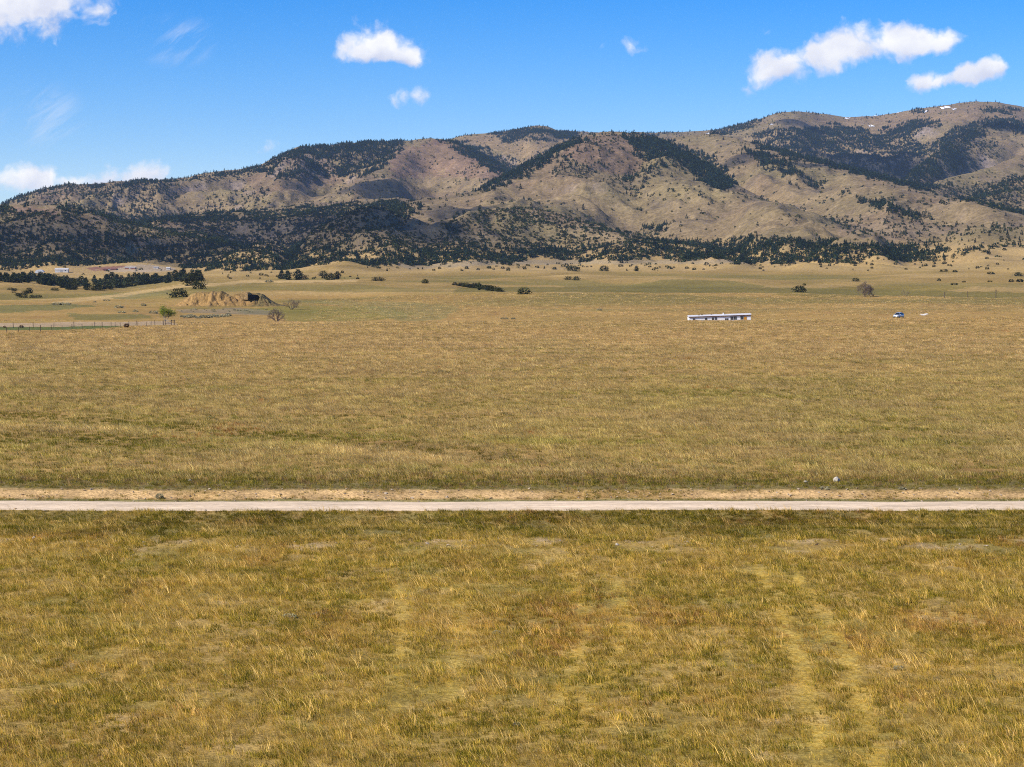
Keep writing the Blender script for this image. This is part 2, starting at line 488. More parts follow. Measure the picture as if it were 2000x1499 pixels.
# ridge lines: (photo column, photo row, metres away), reach of the slope in front and behind, steepness
RIDGES = [
    # left massif skyline
    ([(-900, 520, 5200), (-300, 440, 5400), (-100, 418, 5500), (0, 402, 5600), (40, 384, 5650), (100, 366, 5700), (125, 361, 5700), (190, 359, 5750), (270, 352, 5750), (345, 351, 5800), (400, 339, 5850), (480, 329, 5850), (510, 323, 5850), (550, 301, 5850), (590, 286, 5900), (640, 284, 6000), (720, 277, 6100), (800, 275, 6100), (840, 270, 6100), (890, 275, 6150), (960, 310, 6200), (1040, 360, 6000)], 1900, 1500, 1.25, 34),
    # bald pink hill coming forward from it
    ([(540, 418, 4600), (610, 396, 4750), (680, 362, 4950), (730, 330, 5200), (780, 298, 5420), (815, 280, 5600), (850, 272, 5700), (890, 280, 5650), (940, 302, 5500), (990, 330, 5300), (1040, 365, 5000), (1080, 400, 4700)], 1300, 900, 1.15, 24),
    # far right massif and the skyline to its left
    ([(700, 330, 7600), (860, 276, 7600), (900, 266, 7600), (930, 262, 7600), (985, 257, 7600), (1020, 252, 7600), (1035, 247, 7500), (1050, 245, 7500), (1068, 247, 7500), (1090, 255, 7600), (1190, 259, 7700), (1300, 259, 7700), (1370, 256, 7700), (1400, 254, 7700), (1440, 244, 7700), (1490, 229, 7700), (1525, 219, 7700), (1560, 218, 7700), (1600, 222, 7800), (1650, 229, 7800), (1720, 225, 7800), (1790, 212, 7700), (1850, 204, 7600), (1900, 198, 7600), (1950, 201, 7600), (2000, 210, 7600), (2160, 225, 7500), (2600, 270, 7300), (3200, 330, 7000)], 2700, 1000, 1.35, 30),
    # right shoulder below the summit, arc of forest on its far side
    ([(1760, 345, 5000), (1800, 318, 5300), (1840, 285, 5700), (1880, 258, 6000), (1920, 243, 6200), (1960, 240, 6250), (2000, 250, 6200), (2100, 270, 6100), (2400, 310, 5900)], 1000, 900, 1.1, 18),
    # right grassy hill, then a dark lower one
    ([(1740, 395, 4400), (1790, 368, 4550), (1850, 346, 4750), (1900, 336, 4850), (1950, 318, 4950), (2000, 299, 5050), (2120, 270, 5200), (2500, 260, 5300)], 700, 700, 1.0, 14),
    ([(1800, 425, 3900), (1850, 402, 4000), (1900, 380, 4150), (1950, 358, 4250), (2000, 342, 4300), (2150, 310, 4400), (2600, 300, 4500)], 700, 600, 1.0, 14),
    # long spur from the skyline down to the right
    ([(1180, 300, 5300), (1290, 272, 5300), (1385, 260, 5200), (1440, 270, 5000), (1500, 288, 4800), (1560, 304, 4600), (1640, 324, 4350), (1720, 345, 4150), (1790, 367, 3950), (1850, 386, 3800), (1930, 403, 3600), (2000, 418, 3480), (2150, 446, 3300), (2500, 480, 3100)], 1500, 620, 1.12, 22),
    # main bald hill in the middle
    ([(600, 470, 3200), (700, 425, 3300), (800, 396, 3420), (870, 385, 3500), (930, 373, 3620), (1000, 338, 3850), (1060, 301, 4050), (1110, 275, 4180), (1150, 262, 4250), (1200, 257, 4300), (1245, 261, 4300), (1300, 279, 4220), (1350, 303, 4100), (1400, 334, 3950), (1440, 362, 3800), (1500, 392, 3600), (1600, 428, 3350), (1720, 462, 3100)], 1350, 900, 1.2, 26),
    # low dark hump left of it, near hill at the left edge, foothill in front of the main hill
    ([(180, 460, 3900), (280, 433, 4000), (340, 424, 4050), (420, 416, 4100), (520, 408, 4150), (620, 398, 4200), (700, 390, 4200), (780, 386, 4100), (840, 400, 3900), (900, 430, 3600)], 1300, 700, 1.2, 26),
    ([(-900, 440, 3000), (-300, 415, 3100), (-100, 408, 3150), (0, 404, 3180), (60, 398, 3200), (120, 402, 3200), (200, 418, 3180), (260, 436, 3150), (330, 452, 3100), (420, 470, 3000), (540, 498, 2850)], 800, 600, 1.25, 22),
    ([(680, 505, 2700), (780, 470, 2850), (850, 440, 2950), (920, 416, 3020), (980, 405, 3060), (1040, 406, 3060), (1100, 419, 3020), (1180, 441, 2930), (1260, 463, 2830), (1350, 484, 2740), (1450, 502, 2680)], 620, 500, 1.2, 16),
]
K = 8.0
FR = int(np.searchsorted(Y, 1500))
XF, YF, ZF = XG[FR:], YG[FR:], ZB[FR:]
msum = np.ones_like(ZF)                                  # exp(0) for the open ground itself
shift = fbm(XF / 520, YF / 520, 3, 90)
wx = 0.8 * fbm(XF / 500, YF / 500, 2, 7)
gl = ridged(XF / 300 + wx, YF / 640 + 0.5 * wx, 4, 120) - 0.55
gl2 = fbm(XF / 240, YF / 330, 4, 131)
for li, (pts, lf, lb, pw, gul) in enumerate(RIDGES):
    p = np.array(pts, float)
    pj = pxS
    D = np.interp(pj, p[:, 0], p[:, 2])
    row = np.interp(pj, p[:, 0], p[:, 1])
    fade = sstep(p[0, 0] - 60, p[0, 0] + 20, pj) * (1 - sstep(p[-1, 0] - 20, p[-1, 0] + 60, pj))
    zc = CAMH + D * TE(row)
    zc = zc + 4.0 * fbm(pj / 30.0, 0 * pj + li, 3, 40 + li) * np.clip((zc - 60) / 200, 0.1, 1)
    LF = lf * (1.12 + 0.22 * pnoise(pj / 150.0, 0 * pj + 3.1 * li, 60 + li))
    t = D[None, :] - YF
    t = t + (190 * shift * (1 if li % 2 else -1)) * sstep(30, 500, np.abs(t))
    q = np.where(t > 0, t / LF[None, :], -t / lb)
    prof = np.clip(1 - q, 0, 1)
    prof = np.where(t > 0, (prof * prof * (3 - 2 * prof)) * 0.35 + 0.65 * prof ** (pw + 0.35), prof ** pw)
    hgt = ((zc[None, :] - ZF) * prof + (gul * gl * 1.9 + gul * 1.3 * gl2 * (1 if li % 2 else -1)) * np.clip(4 * prof * (1 - prof), 0, 1) * sstep(0.0, 0.3, q)) * fade[None, :]
    msum += np.exp(np.clip(hgt, 0, 900) / K) - 1
hill = np.zeros_like(ZB)
hill[FR:] = K * np.log(msum)
ZB = ZB + hill
ZB[FR:] += fbm(XF / 60, YF / 80, 4, 15) * 2.3 * np.clip(hill[FR:] / 60, 0, 1)
ZG = ZB

# photo place of every grid point, and which of them the camera can see
depth = YG * math.cos(PITCH) - (ZG - CAMH) * math.sin(PITCH)
PXG = CX + F * XG / depth
PYG = CY - F * ((ZG - CAMH) * math.cos(PITCH) + YG * math.sin(PITCH)) / depth
slope = (ZG - CAMH) / YG
run = np.maximum.accumulate(slope, axis=0)
VIS = slope >= run - 2e-5

def zat(x, y):
    """height of the ground at x, y"""
    x = np.asarray(x, float); y = np.asarray(y, float)
    s = np.clip(x / y, S[0], S[-1] - 1e-9)
    a = np.clip(np.searchsorted(S, s) - 1, 0, NS - 2); b = np.clip(np.searchsorted(Y, y) - 1, 0, NY - 2)
    u = (s - S[a]) / (S[a + 1] - S[a]); v = (y - Y[b]) / (Y[b + 1] - Y[b])
    return (ZG[b, a] * (1 - u) + ZG[b, a + 1] * u) * (1 - v) + (ZG[b + 1, a] * (1 - u) + ZG[b + 1, a + 1] * u) * v

def hit(px, py, lo=20.0, hi=8600.0):
    """where the line of sight through a photo place meets the ground"""
    xc, yc = (px - CX) / F, (CY - py) / F
    dy = math.cos(PITCH) + yc * math.sin(PITCH); dz = -math.sin(PITCH) + yc * math.cos(PITCH)
    s = xc / dy; tz = dz / dy
    ys = np.exp(np.linspace(math.log(lo), math.log(hi), 6000))
    z = zat(s * ys, ys)
    k = np.nonzero(CAMH + tz * ys <= z)[0]
    y = ys[k[0]] if len(k) else ys[np.argmax(z - CAMH - tz * ys)]
    return float(s * y), float(y), float(zat(s * y, y))

def px_of(x, y, z):
    d = y * math.cos(PITCH) - (z - CAMH) * math.sin(PITCH)
    return CX + F * x / d, CY - F * ((z - CAMH) * math.cos(PITCH) + y * math.sin(PITCH)) / d

# wheel tracks pressed into the near grass, read as photo lines and laid on the ground
TRACKS = [[(1612, 1540), (1592, 1420), (1560, 1270), (1512, 1160), (1478, 1108)], [(1730, 1540), (1697, 1420), (1655, 1280), (1600, 1190), (1555, 1130)],
          [(775, 1400), (782, 1300), (790, 1200), (770, 1140)], [(868, 1420), (897, 1300), (905, 1240), (885, 1150)],
          [(1060, 1440), (1130, 1300), (1150, 1230), (1120, 1130)], [(1120, 1440), (1200, 1290), (1228, 1230), (1205, 1130)]]
TRW = [[hit(*p)[:2] for p in tr] for tr in TRACKS]
def track_weight(x, y, w0=0.42):
    w = np.zeros(np.shape(x))
    for k, tr in enumerate(TRW):
        t = np.array(tr)[np.argsort([p[1] for p in tr])]
        cx = np.interp(y, t[:, 1], t[:, 0])
        inr = sstep(t[0, 1] - 3, t[0, 1] + 1, y) * (1 - sstep(t[-1, 1] - 1, t[-1, 1] + 4, y))
        brk = np.clip(0.8 + 1.0 * fbm(x / 1.2, y / 2.4, 3, 801 + k), 0.25, 1)
        w = np.maximum(w, np.exp(-((x - cx - 0.25 * fbm(y / 3.0, y * 0 + k, 2, 800)) / w0) ** 2) * inr * brk * (0.95 if k < 2 else 0.65))
    return w

# ------------------------------------------------------------------ what covers the ground (colour of the cover itself)
def lerp(c, col, w):
    return c + (np.array(col) - c) * np.clip(w, 0, 1)[..., None]
STRAW = np.array([0.345, 0.215, 0.066])
cov = np.zeros(ZG.shape + (3,)) + STRAW
jit = 26 * fbm(XG / 90, YG / 90, 4, 200)
n_big = fbm(XG / 60, YG / 160, 4, 210); n_mid = fbm(XG / 11, YG / 30, 4, 211); n_row = fbm(XG / 70, YG / 14, 4, 213)
cov = lerp(cov, (0.29, 0.205, 0.056), 0.6 * sstep(-0.1, 0.5, n_big))
cov = lerp(cov, (0.31, 0.165, 0.06), 0.5 * sstep(0.1, 0.55, n_mid))
cov = lerp(cov, (0.235, 0.165, 0.045), 0.55 * sstep(0.05, 0.45, n_row) * (YG > 600))
far_slope = sstep(930, 1120, YG)
cov = lerp(cov, (0.27, 0.185, 0.06), 0.6 * far_slope)
cov = lerp(cov, (0.20, 0.155, 0.045), 0.6 * far_slope * sstep(0.0, 0.45, fbm(XG / 170, YG / 90, 4, 216)))
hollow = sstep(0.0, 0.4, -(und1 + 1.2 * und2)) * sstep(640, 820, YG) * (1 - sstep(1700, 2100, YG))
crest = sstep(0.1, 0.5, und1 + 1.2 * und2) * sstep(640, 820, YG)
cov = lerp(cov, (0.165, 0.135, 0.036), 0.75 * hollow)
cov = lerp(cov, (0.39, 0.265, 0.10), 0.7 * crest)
cov = lerp(cov, (0.37, 0.25, 0.10), 0.8 * sstep(1900, 2150, YG))
near = YG < 112
n1 = fbm(XG / 2.2, YG / 3.0, 4, 220); n2 = fbm(XG / 7, YG / 9, 3, 221)
cov = np.where(near[..., None], lerp(lerp(np.zeros_like(cov) + (0.34, 0.225, 0.066), (0.245, 0.185, 0.044), sstep(-0.2, 0.4, n2)), (0.42, 0.285, 0.115), 0.8 * sstep(0.15, 0.5, n1)), cov)
NR = int(np.searchsorted(Y, 112))
tw = np.zeros_like(ZG); tw[:NR] = track_weight(XG[:NR], YG[:NR])
cov = lerp(cov, (0.46, 0.325, 0.075), 0.8 * tw)
# roadside strips
wob = 0.5 * fbm(XG / 3.0, YG / 1.2, 3, 230)
cov = lerp(cov, (0.16, 0.14, 0.04), bump(ry + wob, -14, -2.4, 0.8) * 0.7 * sstep(-0.5, 0.1, n1 + 0.5 * n2))
cov = lerp(cov, (0.40, 0.29, 0.17), bump(ry + wob, -19, -14.5, 0.8) * 0.6 * sstep(-0.1, 0.4, n1))
cov = lerp(cov, (0.22, 0.19, 0.07), bump(ry + wob, 2.2, 3.4, 0.2))
cov = lerp(cov, (0.54, 0.35, 0.15), bump(ry + wob * 1.6, 3.6, 6.0, 0.3) * (1 - 0.8 * sstep(0.12, 0.35, fbm(XG / 14, 0 * XG, 2, 825))))
cov = lerp(cov, (0.14, 0.12, 0.045), bump(ry + wob, 6.0, 12.0, 0.5) * 0.8)  # dark green field edge, the bank top's shadow step in its colour
# middle distance: green hollows, the green strip, pale strip and grey sage flats (places read from the photo)
def area(poly, soft=0.9, jx=14, jy=3):
    jj = fbm(XG / 25, YG / 25, 3, 240)
    return inpoly(PXG + jx * jj, PYG + jy * jj, poly) * VIS * soft
far_field = (YG > 470)
COVERS = [
    ([(-400, 641), (0, 640), (120, 639), (200, 637), (255, 636), (180, 643), (100, 647), (0, 651), (-400, 656)], (0.085, 0.115, 0.030), 0.9),
    ([(-400, 631), (0, 631), (330, 628), (345, 634), (250, 637), (0, 640), (-400, 641)], (0.40, 0.29, 0.17), 0.85),
    ([(-400, 598), (0, 597), (130, 593), (190, 598), (110, 607), (0, 612), (-400, 614)], (0.155, 0.145, 0.045), 0.8),
    ([(200, 576), (330, 566), (345, 576), (260, 584), (200, 583)], (0.17, 0.155, 0.055), 0.7),
    ([(130, 613), (280, 614), (300, 622), (150, 626)], (0.15, 0.14, 0.04), 0.7),
    ([(455, 606), (560, 598), (700, 597), (790, 604), (810, 622), (700, 628), (560, 628), (540, 615), (470, 612)], (0.15, 0.145, 0.030), 0.6),
    ([(560, 588), (800, 590), (900, 600), (860, 625), (780, 628), (700, 600)], (0.20, 0.175, 0.06), 0.6),
    ([(1180, 566), (1300, 545), (1420, 548), (1500, 560), (1400, 572), (1200, 573)], (0.165, 0.135, 0.036), 0.75),
    ([(1500, 575), (1640, 560), (1800, 556), (1900, 560), (1800, 578), (1600, 582)], (0.195, 0.145, 0.034), 0.8),
    ([(100, 591), (240, 573), (350, 557), (500, 548), (700, 547), (700, 551), (500, 553), (360, 562), (250, 578), (110, 595)], (0.44, 0.30, 0.12), 0.85),
    ([(250, 582), (340, 570), (420, 560), (700, 556), (880, 570), (700, 572), (480, 566), (340, 585)], (0.20, 0.16, 0.045), 0.6),
    ([(880, 571), (1300, 572), (1500, 575), (1640, 582), (2000, 584), (2000, 572), (1700, 566), (1300, 558), (900, 562)], (0.155, 0.125, 0.034), 0.8, 925),
    ([(1000, 545), (1150, 548), (1260, 565), (1100, 560)], (0.19, 0.15, 0.045), 0.6),
    ([(1690, 557), (1850, 553), (2000, 556), (2000, 562), (1850, 560)], (0.20, 0.155, 0.045), 0.6),
    ([(1050, 605), (1700, 602), (2000, 606), (2000, 609), (1700, 606), (1050, 609)], (0.22, 0.165, 0.05), 0.6),
    ([(340, 606), (470, 602), (540, 608), (520, 615), (360, 612)], (0.20, 0.17, 0.12), 0.55),
    ([(760, 515), (980, 508), (1380, 507), (1560, 512), (1380, 516), (1000, 517), (800, 526)], (0.24, 0.20, 0.14), 0.5),
    ([(170, 522), (245, 519), (260, 524), (180, 529)], (0.20, 0.095, 0.07), 0.9),
    ([(240, 520), (290, 517), (350, 525), (330, 531), (200, 532)], (0.36, 0.27, 0.17), 0.9),
]
for poly, col, w, *ymin in COVERS:
    cov = lerp(cov, col, area(poly, w) * far_field * (YG > (ymin[0] if ymin else 470)))
# mountains
mt = sstep(4, 40, hill) * (YG > 2000)
m1 = fbm(XG / 330, YG / 330, 5, 250); m2 = fbm(XG / 70, YG / 90, 4, 251); m3 = fbm(XG / 160, YG / 220, 4, 252)
mc = np.zeros_like(cov) + (0.212, 0.152, 0.078)
mc = lerp(mc, (0.185, 0.143, 0.064), 0.8 * sstep(-0.2, 0.4, m1))
mc = lerp(mc, (0.178, 0.120, 0.072), 0.6 * sstep(0.0, 0.45, m3))
mc = lerp(mc, (0.125, 0.092, 0.062), 0.7 * sstep(0.1, 0.55, m2))
PINK = [([(760, 300), (850, 272), (930, 295), (1000, 335), (960, 350), (860, 345), (760, 350)], (0.235, 0.140, 0.105), 0.75),
        ([(1140, 265), (1240, 262), (1260, 310), (1230, 345), (1160, 335), (1100, 300)], (0.20, 0.125, 0.095), 0.7),
        ([(490, 345), (560, 330), (660, 345), (700, 355), (600, 372), (480, 380)], (0.21, 0.135, 0.10), 0.6),
        ([(540, 300), (640, 300), (660, 345), (570, 345)], (0.26, 0.185, 0.15), 0.7),
        ([(1500, 232), (1640, 235), (1740, 225), (1900, 200), (2000, 215), (2000, 235), (1850, 238), (1720, 262), (1560, 245)], (0.275, 0.185, 0.115), 0.7),
        ([(20, 405), (110, 405), (110, 425), (30, 425)], (0.27, 0.165, 0.125), 0.7),
        ([(60, 375), (140, 362), (160, 385), (80, 395)], (0.24, 0.165, 0.125), 0.6),
        ([(880, 270), (960, 262), (1000, 285), (1120, 275), (1100, 285), (1020, 310), (940, 285)], (0.30, 0.205, 0.11), 0.8),
        ([(1640, 440), (1800, 430), (1880, 450), (1760, 470), (1640, 465)], (0.23, 0.165, 0.12), 0.6),
        ([(1830, 490), (2000, 470), (2400, 450), (2400, 530), (1800, 518)], (0.33, 0.235, 0.12), 0.8)]
for poly, col, w in PINK:
    mc = lerp(mc, np.array(col) * (0.86, 0.84, 0.76), area(poly, w * 0.8, 30, 10))
steep = np.zeros_like(ZG)
gy = np.gradient(ZG, axis=0) / np.gradient(Y)[:, None]
rock = sstep(0.55, 0.95, np.abs(gy) + 0.25 * m2) * mt
mc = lerp(mc, (0.26, 0.20, 0.165), 0.7 * rock)
cov = cov * (1 - mt[..., None]) + mc * mt[..., None]

def grid_object(name, r0, r1, mat):
    n = r1 - r0
    co = np.stack([XG[r0:r1], YG[r0:r1], ZG[r0:r1]], -1).reshape(-1, 3).astype(np.float32)
    a = (np.arange(n - 1)[:, None] * NS + np.arange(NS - 1)[None, :]).ravel()
    quads = np.stack([a, a + 1, a + NS + 1, a + NS], -1).astype(np.int32)
    me = bpy.data.meshes.new(name)
    me.vertices.add(len(co)); me.vertices.foreach_set('co', co.ravel())
    me.loops.add(quads.size); me.loops.foreach_set('vertex_index', quads.ravel())
    me.polygons.add(len(quads)); me.polygons.foreach_set('loop_start', np.arange(len(quads), dtype=np.int32) * 4)
    me.polygons.foreach_set('use_smooth', np.ones(len(quads), bool))
    at = me.attributes.new('cover', 'FLOAT_COLOR', 'POINT')
    c = np.ones((len(co), 4), np.float32); c[:, :3] = cov[r0:r1].reshape(-1, 3)
    at.data.foreach_set('color', c.ravel())
    me.materials.append(MATS[mat])
    me.update(calc_edges=True)
    return add(name, me)

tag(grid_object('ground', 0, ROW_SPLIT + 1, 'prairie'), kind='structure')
tag(grid_object('mountain_range', ROW_SPLIT, NY, 'mountainside'), kind='structure')

# ------------------------------------------------------------------ gravel road: a sheet with ragged edges and two wheel lanes
def build_road():
    xs = np.linspace(-52, 52, 521)
    v = []; cc = []; nr = 15
    for x in xs:
        mid = 118.2 + 0.6 * float(pnoise(x / 60, 0, 21)) - 0.010 * x
        e0 = -2.45 + 0.22 * float(fbm(x / 1.7, 0.3, 3, 300)); e1 = 2.45 + 0.2 * float(fbm(x / 1.9, 5.3, 3, 301))
        for k in range(nr):
            q = k / (nr - 1); y = mid + e0 + (e1 - e0) * q
            crown = 0.10 * math.sin(math.pi * q) - 0.03 * math.exp(-((q - 0.28) / 0.07) ** 2) - 0.03 * math.exp(-((q - 0.72) / 0.07) ** 2)
            v.append((x, y, float(zat(x, y)) + (0.012 if 0 < k < nr - 1 else -0.05) + crown))
            lane = math.exp(-((q - 0.28) / 0.1) ** 2) + math.exp(-((q - 0.72) / 0.1) ** 2)
            nz = float(fbm(x / 5.0, y / 0.4, 3, 302))
            cc.append(np.array([0.70, 0.54, 0.36]) * (0.88 + 0.16 * lane + 0.24 * nz))
    f = [(i * nr + k, (i + 1) * nr + k, (i + 1) * nr + k + 1, i * nr + k + 1) for i in range(len(xs) - 1) for k in range(nr - 1)]
    me = mesh_from('gravel_road', v, f, 'gravel', True)
    at = me.attributes.new('cover', 'FLOAT_COLOR', 'POINT')
    c = np.ones((len(v), 4), np.float32); c[:, :3] = cc
    at.data.foreach_set('color', c.ravel())
    tag(add('gravel_road', me), kind='structure')
build_road()
# ------------------------------------------------------------------ plants: prototypes made once, then placed
def crown_mesh(name, mat, n, shape, size, seed, trunk=False, tone=(0.55, 1.35), clumps=0):
    """many small tilted leaf faces spread through a crown of height 1; shape(z) gives the radius"""
    r = np.random.default_rng(seed)
    v = []; f = []; c = []
    lobes = [(r.uniform(0, 2 * math.pi), r.uniform(0.72, 1.15)) for _ in range(5)]
    cen = []
    for k in range(clumps):
        zc = ((k + r.uniform(0, 1)) / clumps) ** 1.15; ac = k * 2.4 + r.uniform(-0.5, 0.5)
        cen.append((shape(zc) * r.uniform(0.45, 1.05), ac, zc, r.uniform(0.7, 1.3)))
    for i in range(n):
        z = r.uniform(0, 1) ** (1.25 if trunk != 'low' else 1.0)
        a = r.uniform(0, 2 * math.pi)
        lob = 1 + 0.10 * sum(math.cos(a - la) * (lw - 0.9) * 3 for la, lw in lobs_(lobes)) + 0.16 * math.sin(9 * z + 3 * a)
        rad = shape(z) * lob * r.uniform(0.35, 1.0) ** 0.5
        p = np.array([rad * math.cos(a), rad * math.sin(a), z])
        ct = 1.0
        if cen:
            rc, ac, zc, ct = cen[i % clumps]
            sp = 0.36 * shape(min(0.9, zc)) + 0.02
            p = np.array([rc * math.cos(ac), rc * math.sin(ac), zc]) + r.normal(0, 1, 3) * (sp, sp, sp * 0.55)
            p[2] = min(max(p[2], 0.02), 1.0); z = p[2]; a = math.atan2(p[1], p[0])
        d = np.array([math.cos(a), math.sin(a), r.uniform(-0.5, 0.35)]); d /= np.linalg.norm(d)
        sd = np.cross(d, (0, 0, 1)); sd /= np.linalg.norm(sd)
        upv = np.cross(sd, d)
        s = size * r.uniform(0.6, 1.3) * (0.55 + 0.6 * min(1, shape(z) / max(shape(0.3), 1e-3)))
        th = r.uniform(0, math.pi)
        e1 = d * 0.8 + upv * r.uniform(-0.5, 0.5); e2 = sd * math.cos(th) + upv * math.sin(th)
        b = len(v)
        v += [tuple(p - e2 * s * 0.5 - e1 * 0.3 * s), tuple(p + e2 * s * 0.5 - e1 * 0.3 * s), tuple(p + e1 * s * 0.9)]
        f.append((b, b + 1, b + 2))
        t = r.uniform(*tone) * ct
        c += [(t, t * r.uniform(0.92, 1.05), t * r.uniform(0.85, 1.05))] * 3
    if trunk is True:
        b = len(v)
        for k in range(4):
            v.append((0.018 * math.cos(k * 1.57), 0.018 * math.sin(k * 1.57), -0.06))
        v.append((0, 0, 0.7))
        c += [(1.2, 0.9, 0.7)] * 5
        f += [(b + k, b + (k + 1) % 4, b + 4) for k in range(4)]
    return mesh_from(name, v, f, mat, False, c)

def lobs_(l):
    return l
def pine_shape(w, top=0.05):
    return lambda z: w * ((1 - z) ** 0.8 * (0.55 + 0.45 * min(1, z / 0.22)) + top * (1 - z)) + 0.008
def ponderosa_shape(w):
    return lambda z: w * max(0.0, 1 - z) ** 0.5 * (0.35 + 0.65 * min(1, z / 0.35)) + 0.01
def dome_shape(w):
    return lambda z: w * math.sqrt(max(0.0, 1 - (abs(z - 0.35) / 0.66) ** 2.2)) + 0.01

def trunk_mesh(name, mat, h, r, seed, limbs=6):
    q = np.random.default_rng(seed)
    m = MB()
    m.tube((0, 0, -0.06), (0, 0, h * 0.5), r, r * 0.65, 6); m.tube((0, 0, h * 0.5), (0.01, 0, h), r * 0.65, r * 0.15, 6)
    for k in range(limbs):
        z = h * q.uniform(0.15, 0.85); a = q.uniform(0, 6.28); l = 0.16 * (1.1 - z / h)
        m.tube((0, 0, z), (l * math.cos(a), l * math.sin(a), z + 0.3 * l), r * 0.35, r * 0.1, 4)
    return m.me(name, mat)

def scatter(name, pts, idx, rot, scl, tint, sources, kind='stuff'):
    """one object that draws a copy of one of the sources at every point (geometry nodes)"""
    me = bpy.data.meshes.new(name)
    n = len(pts)
    me.vertices.add(n)
    me.vertices.foreach_set('co', np.asarray(pts, np.float32).ravel())
    for nm, ty, key, arr in (('pick', 'INT', 'value', np.asarray(idx, np.int32)), ('turn', 'FLOAT_VECTOR', 'vector', np.asarray(rot, np.float32)),
                             ('size', 'FLOAT_VECTOR', 'vector', np.asarray(scl, np.float32))):
        at = me.attributes.new(nm, ty, 'POINT'); at.data.foreach_set(key, arr.ravel())
    at = me.attributes.new('tint', 'FLOAT_COLOR', 'POINT')
    c = np.ones((n, 4), np.float32); c[:, :3] = tint
    at.data.foreach_set('color', c.ravel())
    src = bpy.data.collections.new(name + '_kinds')
    for i, m in enumerate(sources):
        src.objects.link(bpy.data.objects.new('%s_%02d' % (name, i), m))
    o = add(name, me)
    ng = bpy.data.node_groups.new(name + '_scatter', 'GeometryNodeTree')
    ng.interface.new_socket('Geometry', in_out='INPUT', socket_type='NodeSocketGeometry')
    ng.interface.new_socket('Geometry', in_out='OUTPUT', socket_type='NodeSocketGeometry')
    N = ng.nodes; L = ng.links
    gi = N.new('NodeGroupInput'); go = N.new('NodeGroupOutput')
    ci = N.new('GeometryNodeCollectionInfo'); ci.inputs['Collection'].default_value = src
    ci.inputs['Separate Children'].default_value = True; ci.inputs['Reset Children'].default_value = True
    iop = N.new('GeometryNodeInstanceOnPoints'); iop.inputs['Pick Instance'].default_value = True
    def named(nm, ty):
        a = N.new('GeometryNodeInputNamedAttribute'); a.data_type = ty; a.inputs['Name'].default_value = nm
        return a.outputs[0]
    L.new(gi.outputs[0], iop.inputs['Points']); L.new(ci.outputs[0], iop.inputs['Instance'])
    L.new(named('pick', 'INT'), iop.inputs['Instance Index'])
    L.new(named('turn', 'FLOAT_VECTOR'), iop.inputs['Rotation']); L.new(named('size', 'FLOAT_VECTOR'), iop.inputs['Scale'])
    L.new(iop.outputs[0], go.inputs[0])
    md = o.modifiers.new('scatter', 'NODES'); md.node_group = ng
    return tag(o, kind=kind)

# ------------------------------------------------------------------ the far forest: nobody could count it
FOREST_SRC = [crown_mesh('far_pine', 'forest_needles', 64, pine_shape(0.20 + 0.03 * k), 0.20, 500 + k, True) for k in range(4)] + \
             [crown_mesh('far_juniper', 'forest_needles', 48, dome_shape(0.52 + 0.08 * k), 0.42, 520 + k, 'low') for k in range(3)]
